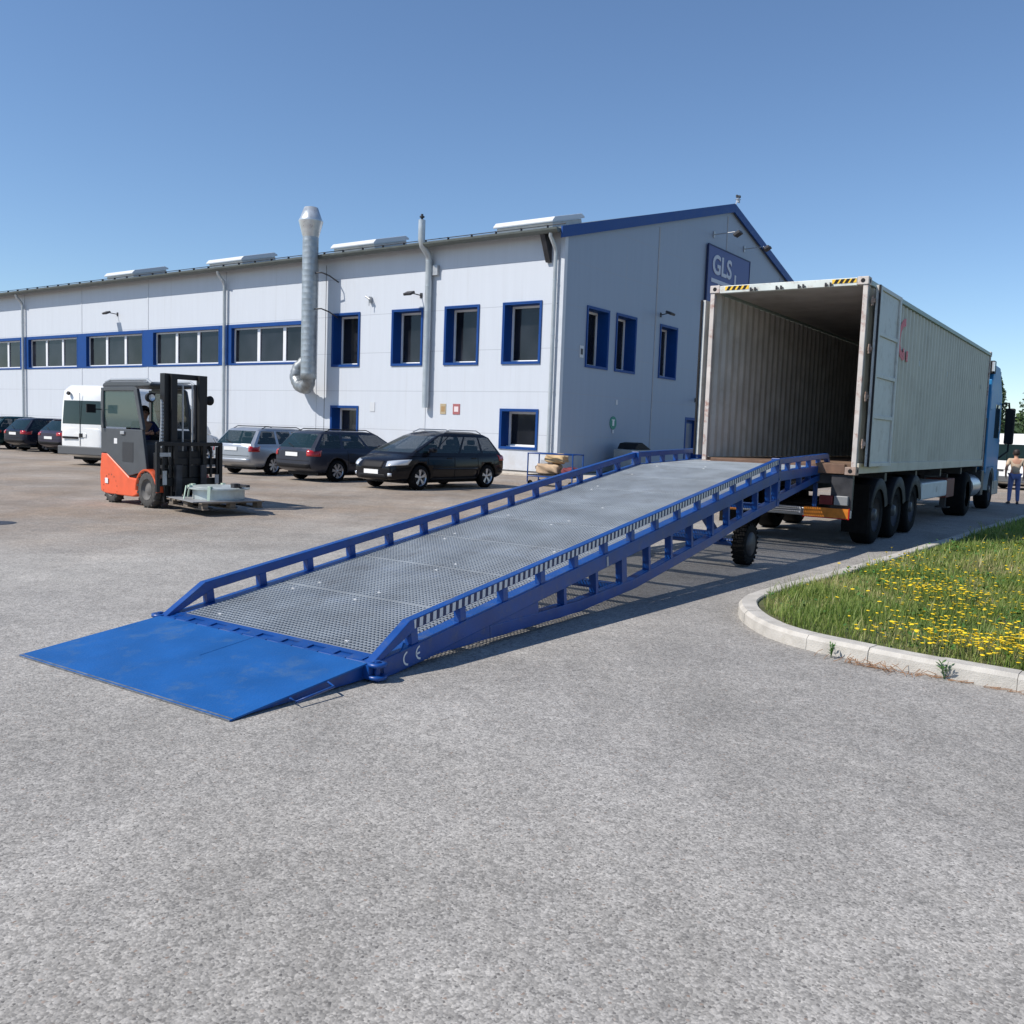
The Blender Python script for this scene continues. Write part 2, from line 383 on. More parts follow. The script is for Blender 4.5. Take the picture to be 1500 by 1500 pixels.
sn.build('snow_guard', DARKSTEEL, roof)
for x0, x1 in ((-32.9, -30.2), (-23.2, -20.5), (-13.8, -11.2), (-4.3, -1.6)):
    sk = MB(); sk.M = Matrix.Translation((0, 2.6, slope_z(2.6))) @ Matrix.Rotation(math.atan2(ZR - ZE, WID / 2), 4, 'X')
    sk.box(x0, x1, -1.1, 1.1, -.05, .20)
    sko = sk.build('skylight', mat('skylight_curb', (.62, .62, .60), .5, var=.1) if 'skylight_curb' not in MATS else MATS['skylight_curb'], roof, .02)
    d = MB(); d.M = sk.M.copy(); d.prism([(-1.2, .21), (1.2, .21), (1.2, .28), (1.0, .40), (-1.0, .40), (-1.2, .28)], 'X', x0 - .1, x1 + .1)
    d.build('skylight_dome', mat('skylight_dome_sheet', (.66, .68, .70), .35) if 'skylight_dome_sheet' not in MATS else MATS['skylight_dome_sheet'], sko, .02)
# dark eave bracket at the corner
box = MB(); box.prism([(-.62, 8.95), (-.05, 8.95), (-.02, 7.9), (-.12, 7.9)], 'X', -.75, -.55); box.build('eave_bracket', DARKSTEEL, B)
# downpipes
def downpipe(x, x2=None):
    m_ = MB(); y = -.16
    m_.tube([(x, -OH - .10, zg - .08), (x, -OH - .10, zg - .25), (x, -.22, zg - .62), (x, y, zg - .80), (x, y, .35)], .075, 12)
    for z in (1.2, 3.2, 5.2, 7.2): m_.tube([(x, y, z), (x, y, z + .05)], .085, 12)
    m_.build('downpipe', mat('downpipe_metal', (.50, .54, .56), .4, .5, var=.1) if 'downpipe_metal' not in MATS else MATS['downpipe_metal'], B)
for k in (3, 6, 9): downpipe(-S * k + .12)
downpipe(-.28)
# ribbon windows
for i, (a, b) in enumerate(ribbons):
    z0, z1 = 4.45, 6.15
    fr = MB(); D = .16
    fr.use(PVC); t_ = .075
    for x in (a, b - t_): fr.box(x, x + t_, D, D + .07, z0, z1)
    fr.box(a + t_, b - t_, D, D + .07, z0, z0 + t_); fr.box(a + t_, b - t_, D, D + .07, z1 - t_, z1)
    n = 3
    for k in (1, 2):
        x = a + (b - a) * k / n; fr.box(x - .10, x + .10, D - .01, D + .068, z0 + t_, z1 - t_)
    wd = fr.build('window', None, B)
    for k in range(3):
        xa = a + (b - a) * k / n + .08; xb = a + (b - a) * (k + 1) / n - .08
        gl = MB(); gl.M = Matrix.Translation(((xa + xb) / 2, D + .045, (z0 + z1) / 2)) @ Matrix.Rotation(R(random.uniform(-.4, .4)), 4, 'Z') @ Matrix.Rotation(R(random.uniform(-.5, .5)), 4, 'X')
        hx = (xb - xa) / 2; gl.box(-hx, hx, -.004, .004, -(z1 - z0) / 2 + .07, (z1 - z0) / 2 - .07)
        gl.build('pane', GLASSD, wd)
    rv = MB()
    rv.box(a - .02, b + .02, -.03, D + .06, z0 - .09, z0 - .002); rv.box(a - .02, b + .02, -.03, D + .06, z1 + .002, z1 + .17)
    rv.box(a - .07, a - .002, -.03, D + .06, z0 - .09, z1 + .17); rv.box(b + .002, b + .07, -.03, D + .06, z0 - .09, z1 + .17)
    rv.build('window_trim', BLUETRIM, wd)
    # blue infill panel to the left of this window
    if i < len(ribbons) - 1:
        na = ribbons[i + 1][1] + .072; box_obj('blue_panel', BLUETRIM, B, na, a - .072, -.024, -.003, 4.36, 6.32)
def deep_window(mb_parent, u0, u1, z0, z1, facade=True):
    """deep window: blue box reveal with a frame at the back"""
    Dp = .60; t = .05; pr = .035
    def bx(m_, ua, ub, da, db, za, zb):
        if facade: m_.box(ua, ub, da, db, za, zb)
        else: m_.box(-db, -da, ua, ub, za, zb)
    rv = MB()
    bx(rv, u0, u0 + t, -pr, Dp, z0, z1); bx(rv, u1 - t, u1, -pr, Dp, z0, z1)
    bx(rv, u0 + t, u1 - t, -pr, Dp, z0, z0 + t); bx(rv, u0 + t, u1 - t, -pr, Dp, z1 - t, z1)
    # thin face trim
    e = .05
    bx(rv, u0 - e, u0 - .001, -pr - .01, -.002, z0 - e, z1 + e); bx(rv, u1 + .001, u1 + e, -pr - .01, -.002, z0 - e, z1 + e)
    bx(rv, u0, u1, -pr - .01, -.002, z0 - e, z0 - .001); bx(rv, u0, u1, -pr - .01, -.002, z1 + .001, z1 + e)
    wd = rv.build('window', BLUETRIM, mb_parent)
    fr = MB(); ft = .085
    a, b, c, d = u0 + t, u1 - t, z0 + t, z1 - t
    bx(fr, a, a + ft, Dp - .12, Dp - .03, c, d); bx(fr, b - ft, b, Dp - .12, Dp - .03, c, d)
    bx(fr, a + ft, b - ft, Dp - .12, Dp - .03, c, c + ft); bx(fr, a + ft, b - ft, Dp - .12, Dp - .03, d - ft, d)
    bx(fr, a + .02, b - .02, Dp - .30, Dp - .122, c, c + .03)
    fr.build('frame', PVC, wd)
    gl = MB(); bx(gl, a + ft, b - ft, Dp - .075, Dp - .065, c + ft, d - ft); gl.build('pane', GLASSD, wd)
for a, b in smalls: deep_window(B, a, b, WB, WT)
BLIND = mat('pale_blind', (.16, .165, .17), .8, var=.1)
for (a, b), f_ in zip(ribbons, (.0, .35, 0, .18, .5, .12, .3, 0)):
    for k in range(3):
        if f_ > 0 and (k + int(f_ * 10)) % 3 != 1:
            xa = a + (b - a) * k / 3 + .12; xb = a + (b - a) * (k + 1) / 3 - .12; box_obj('blind', BLIND, B, xa, xb, .262, .268, 6.07 - 1.5 * f_, 6.07)
for a, b in lows: deep_window(B, a, b, .97, 2.43)
for a, b in gw: deep_window(B, a, b, WB, WT, False)
dr = MB(); dr.box(-.25, -.2, 11.05, 12.23, .16, 2.42); door = dr.build('door', BLUETRIM, B)
dg = MB(); dg.box(-.20, -.185, 11.18, 12.10, .5, 2.28); dg.build('door_glass', mat('pale_door_glass', (.16, .19, .26), .15), door)
dh = MB(); dh.tube([(-.13, 11.2, 1.0), (-.13, 11.2, 1.3)], .015, 8); dh.build('door_handle', STEEL, door)
dfm = MB(); dfm.box(-.3, .02, 10.92, 11.04, .12, 2.56); dfm.box(-.3, .02, 12.24, 12.36, .12, 2.56); dfm.box(-.3, .02, 11.04, 12.24, 2.43, 2.56); dfm.build('door_frame', BLUETRIM, B)

def bworld(x, y, z): return B_M @ Vector((x, y, z))
B_M = Matrix.Translation((BX, BY, 0)) @ Matrix.Rotation(-BA, 4, 'Z')
def bthing(name, label, cat, x, y, z, group=None):
    p = bworld(x, y, z); return thing(name, label, cat, p, -BA, group)

a = MB(); a.M = B_M.copy(); a.box(-7.5, 2.2, -1.3, -.05, -.02, .06); a.box(.05, 2.2, -.05, 12, -.02, .058); tag(a.build('pavement', mat('pale_paving', (.50, .45, .38), .9, var=.15, vscale=4, dirt=(.3, .26, .2), dscale=3, dirt_amt=.4)), kind='structure')
# exhaust duct on the facade
t = bthing('exhaust_duct', 'tall round galvanised exhaust duct with a flared cap, standing off the white facade', 'duct', -12.7, -.9, 3.6)
dm = MB(); rr = .345
prof = [(0.02, 0), (rr, 0)]
z = 0
while z < 6.15:
    prof += [(rr, z + .23), (rr + .002, z + .24), (rr, z + .25)]; z += .25
dm.lathe(prof, (0, 0, 0), 'Z', 28); dm.build('duct_pipe', ZINC, t)
dm = MB(); dm.lathe([(rr, 6.15), (rr + .02, 6.22), (.53, 6.82), (.535, 6.84), (.47, 6.95), (.30, 7.42), (.0, 7.46)], (0, 0, 0), 'Z', 24); dm.build('duct_cap', mat('bright_zinc', (.62, .65, .66), .3, .6, var=.15, vscale=4), t)
eb = MB(); eb.use(mat('corrugated_zinc', (.26, .28, .29), .45, .5, var=.2, vscale=6))
el = [(0.0, 0.0, 0.1), (-.04, .08, -.12), (-.35, .20, -.38), (-.95, .35, -.30), (-1.32, .42, .08), (-1.28, .50, .50), (-.90, .75, .95), (-.80, 1.25, 1.15)]
pts = []; rad = []
for i in range(len(el) - 1):
    for k in range(5):
        f = k / 5; a, b = Vector(el[i]), Vector(el[i + 1]); pts.append(a.lerp(b, f)); rad.append(.30 if k % 2 else .275)
eb.tube(pts, rad, 20); eb.build('duct_elbow', None, t)
br = MB()
for z in (3.05, 4.6):
    br.tube([(rr - .02, 0, z), (rr + .35, .05, z), (rr + .50, .35, z - .1), (rr + .5, .9, z - .3)], .03, 8)
br.build('duct_bracket', DARKSTEEL, t)
cb = MB(); cb.tube([(rr + .10, .55, -2.9), (rr + .10, .55, 5.0)], .012, 6); cb.build('drop_cable', DARKSTEEL, t)

# flue pipe
t = bthing('flue_pipe', 'slim silver flue pipe bending around the gutter between two upper windows', 'pipe', -6.42, -.18, 2.45)
fp = MB(); fp.tube([(0, 0, 0), (0, 0, 5.9), (0, -.10, 6.2), (0, -.42, 6.45), (-.0, -.5, 6.7), (0, -.5, 7.45)], .14, 16)
for z in np.arange(.9, 6, 1.0): fp.tube([(0, 0, z), (0, 0, z + .04)], .15, 16)
fp.build('pipe', MATS['downpipe_metal'], t)
fp = MB(); fp.tube([(0, -.5, 7.452), (0, -.5, 7.68)], .05, 10); fp.tube([(0, -.5, 7.55), (0, -.5, 7.60)], .10, 10); fp.build('pipe_cap', DARKSTEEL, t)
bbx = box_obj('wall_bracket', STEEL, t, -.02, .42, .03, .17, 5.35, 5.75)

# wall floodlights on the facade
def floodlight(x, y, z, label, on_gable=False, size=1.0):
    t = thing('floodlight', label, 'lamp', bworld(x, y, z), -BA + (R(90) if on_gable else 0), 'floodlights fixed to the workshop walls')
    a = MB(); a.box(-.06, .06, -.03, 0, -.1, .1); a.tube([(0, -.02, .0), (-.12, -.45, .04)], .022, 8); a.build('arm', DARKSTEEL, t)
    h = MB(); h.M = Matrix.Translation((-.18, -.55, .03)) @ Matrix.Rotation(R(25), 4, 'X') @ Matrix.Scale(size, 4)
    h.box(-.2, .2, -.16, .14, -.05, .05); ho = h.build('lamp_head', DARKSTEEL, t, .015)
    gls = MB(); gls.M = h.M.copy(); gls.box(-.17, .17, -.13, .11, -.056, -.051); gls.build('lens', CLEAR, ho)
floodlight(-6.95, 0, 7.05, 'dark floodlight on the white facade just left of the flue pipe')
floodlight(-29.3, 0, 7.27, 'dark floodlight above the ribbon windows near the left end of the facade')
floodlight(.0, 7.9, 6.92, 'dark floodlight on the shaded gable above its third window', True)
floodlight(.0, 11.9, 3.40, 'small lamp over the blue door in the shaded gable', True, .8)
t = bthing('wall_sensor', 'small pale bracket on the white facade above the first pair of windows', 'bracket', -9.8, -.02, 7.05)
a = MB(); a.box(-.05, .05, -.12, 0, -.16, .10); a.build('mount', STEEL, t, .01)
a = MB(); a.M = Matrix.Translation((0, -.18, 0)); a.tube([(-.16, 0, .1), (.1, 0, -.04)], .04, 8); a.tube([(.05, 0, .1), (.05, 0, -.3)], .02, 6); a.build('sensor_head', STEEL, t)
# sign lamps
def signlamp(y, label):
    t = thing('sign_lamp', label, 'lamp', bworld(.02, y, 11.33), -BA + R(90), 'lamps over the company sign')
    a = MB(); a.box(-.08, .08, -.03, .0, -.15, .15); a.tube([(0, -.02, 0), (0, -1.05, .03)], .022, 8); a.build('arm', STEEL, t)
    h = MB(); h.M = Matrix.Translation((0, -1.2, -.08)) @ Matrix.Rotation(R(-30), 4, 'X'); h.box(-.22, .22, -.18, .16, -.07, .07); h.build('lamp_head', DARKSTEEL, t, .02)
signlamp(13.0, 'lamp on an arm above the left end of the dark blue company sign')
signlamp(16.8, 'lamp on an arm above the right end of the dark blue company sign')
# company sign
def text_mesh(txt, size, parent, m, loc, rot, extr=.01, name='lettering', bold=0.0, sx=1.0):
    cu = bpy.data.curves.new(name, 'FONT'); cu.body = txt; cu.size = size; cu.extrude = extr; cu.offset = bold
    ob = bpy.data.objects.new(name + '_tmp', cu); C.objects.link(ob)
    dg_ = bpy.context.evaluated_depsgraph_get(); me = bpy.data.meshes.new_from_object(ob.evaluated_get(dg_))
    bpy.data.objects.remove(ob); me.materials.clear(); me.materials.append(m); me.name = name
    o2 = bpy.data.objects.new(name, me); C.objects.link(o2); o2.parent = parent; o2.location = loc; o2.rotation_euler = rot; o2.scale = (sx, 1, 1)
    return o2
t = thing('company_sign', 'dark blue company sign with grey GLS lettering high on the shaded gable', 'sign', bworld(.05, 12.3, 7.9), -BA)
sb = MB(); sb.box(0, .07, 0, 5.1, 0, 2.85); sb.build('sign_board', mat('sign_navy', (.022, .04, .20), .45), t, .01)
sf = MB(); sf.box(0, .09, -.05, -.001, -.05, 2.90); sf.box(0, .09, 5.101, 5.15, -.05, 2.9); sf.box(0, .09, 0, 5.1, 2.851, 2.9); sf.box(0, .09, 0, 5.1, -.05, -.001); sf.build('sign_frame', NAVY, t)
LET = mat('sign_grey', (.50, .53, .60), .5)
text_mesh('GLS', 1.25, t, LET, (.085, .45, 1.62), (R(90), 0, R(90)), .012, bold=.028, sx=1.10)
u = MB(); u.box(.071, .09, .40, 3.25, 1.18, 1.36); u.box(.071, .09, 3.18, 3.36, .5, 1.9); u.box(.071, .09, 1.2, 1.38, .3, 1.17); u.build('sign_lines', LET, t)

# small signs on the facade
def plate_sign(x, z, w_, h_, m_, label, nm='wall_sign', gable=False, m2=None):
    if gable: t = thing(nm, label, 'sign', bworld(.004, x, z), -BA + R(90))
    else: t = thing(nm, label, 'sign', bworld(x, -.004, z), -BA)
    box_obj('sign_board', m_, t, -w_ / 2, w_ / 2, -.015, 0, -h_ / 2, h_ / 2)
    if m2: box_obj('sign_symbol', m2, t, -w_ * .3, w_ * .3, -.019, -.0155, -h_ * .25, h_ * .25)
    return t
plate_sign(-5.60, 2.42, .30, .42, mat('tan_sign', (.42, .34, .22), .5), 'small tan notice on the white wall right of the flue pipe', m2=mat('tan_dark', (.35, .22, .10), .5))
plate_sign(-4.90, 2.42, .36, .42, mat('red_sign', (.36, .12, .12), .5), 'small red and white notice on the white wall beside the tan one', m2=mat('pale_sign', (.7, .6, .6), .5))
plate_sign(-9.6, 2.45, .28, .40, mat('pale_box', (.58, .60, .62), .5), 'pale blank box on the white wall between the lower window and flue pipe', 'wall_box')
t = thing('green_sign', 'round green sign with a pale centre on the shaded gable wall', 'sign', bworld(.004, 4.12, 2.1), -BA + R(90))
a = MB(); a.lathe([(0, -.02), (.27, -.02), (.27, 0)], (0, 0, 0), 'Y', 24, False); a.build('sign_disc', mat('sign_green', (.02, .22, .16), .5), t)
a = MB(); a.box(-.07, .07, -.026, -.021, -.12, .10); a.box(-.12, .12, -.026, -.0215, .1, .14); a.box(-.05, .05, -.0265, -.0205, -.42, -.28); a.build('sign_symbol', WHITE, t)
plate_sign(4.35, 2.95, .14, .2, MATS['pale_box'], 'tiny pale box on the shaded gable above the green sign', 'wall_box', True)
plate_sign(1.45, 4.75, .28, .45, MATS['pale_box'], 'pale camera box on the shaded gable left of its first window', 'wall_box', True, DARKSTEEL)
plate_sign(12.2, 6.5, .25, .5, MATS['pale_box'], 'pale loudspeaker box on the shaded gable beside the container', 'wall_box', True)
# roof antenna on the apex
t = thing('antenna', 'small light antenna fixed at the top of the gable', 'antenna', bworld(.1, 15.2, slope_z(15) - .1), -BA)
a = MB(); a.tube([(0, 0, 0), (0, .15, .55)], .02, 6); a.tube([(0, -.1, .35), (0, .6, .5)], .015, 6); a.box(-.03, .03, .25, .45, .30, .5); a.build('mast', STEEL, t)
a = MB(); a.box(-.04, .04, .05, .18, .5, .62); a.box(-.04, .04, .35, .5, .55, .66); a.build('aerial_head', DARKSTEEL, t)
# low box with dark lid against the gable
t = thing('wall_bin', 'low grey metal box with a raised black lid against the shaded gable', 'bin', bworld(.9, 4.2, 0), -BA)
a = MB(); a.box(-.4, .4, -.8, .8, 0, 1.05); a.build('bin_body', mat('bin_grey', (.26, .29, .30), .5, var=.1), t, .02)
a = MB(); a.prism([(-.5, 1.06), (.9, 1.06), (.5, 1.20), (.1, 1.34), (-.3, 1.30)], 'X', -.42, .42); a.build('lid', PLASTIC, t, .03)

# ------------------------------------------------------------------ loading ramp (local: x across, y forward)
RX, RY, RW, W, Lp, Hh, th, hr, L1, th2, L2 = -3.2566, 6.018, .5884, 2.1363, 1.1227, .1153, .136, .1742, 8.024, .03, 2.4604
T = thing('loading_ramp', 'long blue yard ramp with steel grating deck rising from the tarmac into the container', 'loading ramp', (RX, RY, 0), -RW)
M1 = Matrix.Translation((0, Lp, Hh)) @ Matrix.Rotation(th, 4, 'X')
kz = Hh + L1 * math.sin(th); ky = Lp + L1 * math.cos(th)
M2 = Matrix.Translation((0, ky, kz)) @ Matrix.Rotation(th2, 4, 'X')
def mb(Mx):
    m_ = MB(); m_.M = Mx.copy(); return m_
# front plate
a = MB(); zf = lambda y, o_: .012 + o_ + (Hh - .010) * y / (Lp - .05)
for x0_, x1_, y0_, y1_ in ((0, W, 0, .62), (0, W / 2 - .003, .62, Lp - .05), (W / 2 + .003, W, .62, Lp - .05)):
    a.prism([(y0_, zf(y0_, -.010)), (y0_, zf(y0_, 0)), (y1_, zf(y1_, 0)), (y1_, zf(y1_, -.012))], 'X', x0_, x1_)
fp_ = a.build('entry_plate', PLATE, T)
a = MB()
for x in (.02, .5, 1.05, 1.6, W - .05):
    a.prism([(.12, .006), (Lp - .06, .01), (Lp - .06, Hh - .013), (.12, .013)], 'X', x, x + .03)
a.build('plate_rib', BLUE, fp_)
a = MB(); a.tube([(W + .01, .42, .04), (W + .08, .40, .035), (W + .08, .70, .06), (W + .01, .72, .07)], .008, 6); a.build('plate_handle', BLUE, fp_)
# hinge
a = mb(M1); a.tube([(0.02, -.02, -.012), (W - .02, -.02, -.012)], .017, 10)
n = 16
for i in range(n):
    x = .04 + i * (W - .12) / n
    if i % 2 == 0: a.box(x, x + (W - .12) / n * .98, -.075, -.02, -.012, .006)
    else: a.box(x, x + (W - .12) / n * .98, -.02, .05, -.012, .006)
a.box(.04, W - .08, -.074, .049, -.016, -.005); a.build('hinge', BLUE, T)
a = mb(M1); a.box(.02, W - .02, .052, .10, -.05, .004); a.build('front_beam', BLUE, T)
# grating decks
CLIPM = mat('clip_zinc', (.8, .8, .78), .35, .4)
def grating(Mx, s0, s1, name, panels):
    step = (s1 - s0) / panels
    for p in range(panels):
        g_ = mb(Mx); a0, a1 = s0 + p * step + .016, s0 + (p + 1) * step - .016
        x0, x1 = .105, W - .105
        for i in range(int((x1 - x0) / .0345) + 1):
            x = x0 + i * .0345; g_.box(x - .0018, x + .0018, a0, a1, -.026, 0)
        nn = int((a1 - a0) / .0385)
        for j in range(nn + 1):
            s_ = a0 + j * (a1 - a0) / nn; g_.box(x0, x1, s_ - .0024, s_ + .0024, -.021, .0006)
        g_.box(x0, x1, a0 - .004, a0 - .0015, -.030, -.018); g_.box(x0, x1, a1 + .0015, a1 + .004, -.030, -.018)
        go = g_.build(name, GALV, T, fix=False)
        for x in (.4, 1.1, 1.75):
            for s_ in (a0 + .10, a1 - .10):
                if random.random() < .45: continue
                c_ = mb(Mx); xx = x + random.uniform(-.05, .05)
                c_.box(xx - .016, xx + .016, s_ - .010, s_ + .010, .0012, .005); c_.tube([(xx, s_, .004), (xx, s_, .010)], .006, 6)
                c_.build('grating_clip', CLIPM, go)
grating(M1, .10, L1, 'deck_grating', 8)
grating(M2, .01, L2 - .25, 'deck_grating', 2)
a = mb(M2); a.box(.06, W - .06, L2 - .245, L2 + .25, -.02, .002); a.build('top_lip', PLATE, T, .004)
# side structures
def side(Mx, s0, s1, sg, name='side_beam'):
    """upper chord; sg=-1 left, +1 right"""
    xa, xb = (W - .10, W + .030) if sg > 0 else (-.030, .10)
    a = mb(Mx); a.box(xa, xb, s0, s1, -.13, -.001); return a.build(name, BLUE, T, .006)
for sg in (-1, 1):
    side(M1, .0, L1, sg); side(M2, .0, L2, sg)
    xr = (W - .045, W + .024) if sg > 0 else (-.024, .045)
    xc = (xr[0] + xr[1]) / 2
    # rails
    def rail_poly(pts2, Mx, nm='rail'):
        a = mb(Mx); a.prism(pts2, 'X', xr[0], xr[1]); return a.build(nm, BLUE, T, .006)
    h1, h0 = hr, hr - .075
    s_a = .40
    rail_poly([(-.06, -.01), (.04, -.01), (s_a + .02, h0), (L1 + .0, h0), (L1 + .0, h1), (s_a - .04, h1)], M1)
    rail_poly([(.0, h0), (L2 - .12, h0), (L2 - .02, .0), (L2 + .08, .0), (L2 - .08, h1), (.0, h1)], M2)
    # posts
    i = 0; s = .40
    while s < L1 - .1:
        a = mb(M1); a.box(xr[0] + .004, xr[1] - .004, s - .035, s + .035, -.001, h0 + .001); a.build('rail_post', BLUE, T, .004); s += .544
    s = .45
    while s < L2 - .25:
        a = mb(M2); a.box(xr[0] + .004, xr[1] - .004, s - .035, s + .035, -.001, h0 + .001); a.build('rail_post', BLUE, T, .004); s += .50
    # lower chord (polyline in slope coordinates) and web posts
    x0c, x1c = (W - .075, W + .022) if sg > 0 else (-.022, .075)
    low = [(.03, -.115), (.62, -.15), (1.26, -.235), (1.9, -.32), (2.6, -.41), (3.7, -.485), (5.6, -.485), (6.45, -.46), (8.05, -.465)]
    def lowz(s_):
        for (a_, b_), (c_, d_) in zip(low, low[1:]):
            if a_ <= s_ <= c_: return b_ + (d_ - b_) * (s_ - a_) / (c_ - a_)
        return -.47
    a = mb(M1)   # solid wedge plate at the foot
    a.prism([(.02, -.131), (1.95, -.131), (1.95, lowz(1.9) + .09), (1.9, lowz(1.9)), (1.26, lowz(1.26)), (.62, lowz(.62)), (.02, -.14)], 'X', x0c + .03, x1c - .004)
    a.build('foot_gusset', BLUE, T, .004)
    a = mb(M1); pts = [q for q in low if q[0] >= 1.2]
    a.prism(pts + [(q[0], q[1] + .10) for q in reversed(pts)], 'X', x0c, x1c); a.build('lower_chord', BLUE, T, .005)
    for s_ in (2.38, 2.94, 3.48, 4.03, 4.56, 5.1, 5.7, 6.2, 6.65, 7.2, 7.7):
        a = mb(M1); wpost = .10 if abs(s_ - 3.48) < .01 else .045
        a.box(x0c + .02, x1c - .006, s_ - wpost / 2, s_ + wpost / 2, lowz(s_) + .098, -.129); a.build('web_post', BLUE, T)
    # knee post
    a = MB(); a.M = Matrix.Translation((0, ky, kz)); a.box(x0c - .006, x1c + .012, -.045, .045, -.47, h1 + .006); a.build('knee_post', BLUE, T, .006)
    a = MB(); a.M = Matrix.Translation((0, ky, kz)); a.prism([(.046, -.42), (.046, -.32), (L2 - .15, -.03), (L2 + .02, -.03), (L2 + .02, -.08), (L2 - .2, -.13)], 'X', x0c, x1c)
    a.build('lower_chord', BLUE, T, .004)
    for s_ in (.55, 1.05, 1.5):
        a = MB(); a.M = Matrix.Translation((0, ky, kz)); zz = -.42 + (s_ / L2) * .33 + .08
        a.box(x0c + .02, x1c - .006, s_ - .02, s_ + .02, zz, -.09 + s_ * .03 - .03); a.build('web_post', BLUE, T)
    # hinge lug with shackle at the foot
    xx = W + .05 if sg > 0 else -.05
    a = MB(); a.lathe([(.02, 0), (.065, 0), (.065, .022), (.02, .022), (.02, 0)], (xx, Lp - .01, .10), 'Z', 18); a.lathe([(.02, 0), (.065, 0), (.065, .022), (.02, .022), (.02, 0)], (xx, Lp - .01, .02), 'Z', 18)
    a.tube([(xx, Lp - .01, .0), (xx, Lp - .01, .135)], .02, 10); a.box(xx - (.09 if sg > 0 else -.02), xx - (.02 if sg > 0 else -.09), Lp - .07, Lp + .10, .02, .11)
    a.build('tow_lug', BLUE, T)
    a = mb(M1); a.box(x1c + .001 if sg > 0 else x0c - .012, x1c + .012 if sg > 0 else x0c - .001, .06, .55, -.125, -.005); a.build('end_plate', BLUE, T)
# pale bracket near foot and on mid web (documents holder)
a = mb(M1); a.box(W + .033, W + .05, .22, .32, .003, .01); a.prism([(.24, .01), (.30, .01), (.27, .05)], 'X', W + .030, W + .044); a.build('eye_lug', PLATE, T)
a = mb(M1); a.box(W + .0305, W + .036, 3.10, 3.13, -.12, -.03); a.build('gauge_strip', mat('grey_strip', (.4, .4, .42), .5), T)
# hazard stripes on the right rail
def stripe_mat():
    m, t, b = node_mat('stripe_tape'); tc = t.nodes.new('ShaderNodeTexCoord'); q = t.nodes.new('ShaderNodeSeparateXYZ'); t.links.new(tc.outputs['Object'], q.inputs[0])
    u_ = mathn(t, 'ADD', q.outputs[1], mathn(t, 'MULTIPLY', q.outputs[2], -.02)); f = mathn(t, 'FRACT', mathn(t, 'DIVIDE', u_, .072))
    c_ = mixc(t, mathn(t, 'GREATER_THAN', f, .5), (.010, .022, .09), (.66, .66, .68)); t.links.new(c_, b.inputs['Base Color']); b.inputs['Roughness'].default_value = .5; return m
sb_ = mb(M1); sb_.box(W + .0242, W + .0250, .40, L1 - .05, hr - .068, hr - .008); band = sb_.build('hazard_stripes', stripe_mat(), T)
# CE mark on the end plate
ce = mb(M1)
def arc2(cy, cz, r, t_, a0, a1, x):
    n_ = 14; vs = []
    for k in range(n_ + 1):
        a_ = a0 + (a1 - a0) * k / n_
        for q in (r, r - t_): vs.append((x, cy + q * math.cos(a_), cz + q * math.sin(a_) * 1.0))
    ce.add(vs, [(2 * k, 2 * k + 1, 2 * k + 3, 2 * k + 2) for k in range(n_)])
xm = W + .0362
arc2(.30, -.067, .050, .013, R(95), R(265), xm); arc2(.43, -.067, .050, .013, R(95), R(265), xm)
ce.add([(xm, .384, -.0735), (xm, .425, -.0735), (xm, .425, -.0605), (xm, .384, -.0605)], [(0, 1, 2, 3)])
ce.build('ce_mark', WHITE, T, fix=False)
# cross members
for s_ in np.arange(.9, L1, .9):
    a = mb(M1); a.box(.101, W - .101, s_ - .03, s_ + .03, -.12, -.0315); a.build('cross_member', BLUE, T)
for s_ in (.35, 1.1, 1.9):
    a = mb(M2); a.box(.101, W - .101, s_ - .03, s_ + .03, -.12, -.0315); a.build('cross_member', BLUE, T)
for s_ in (3.48, 5.7, 7.7):
    a = mb(M1); a.box(.076, W - .076, s_ - .03, s_ + .03, -.46, -.39); a.build('lower_cross_member', BLUE, T)
WORN = mat('worn_steel', (.20, .22, .25), .45, .5, var=.4, vscale=25)
a = MB(); a.prism([(-.004, .003), (-.004, .0105), (.022, .0150), (.022, .0135)], 'X', .002, W - .002); a.build('worn_lip', WORN, T)
for sg in (-1, 1):
    xx = W + .0345 if sg > 0 else -.0345
    for dz in (-.38, -.28, -.10, .02):
        a = MB(); a.tube([(xx - .004, ky, kz + dz), (xx + .012 * sg, ky, kz + dz)], .012, 6); a.build('bolt', WORN, T)
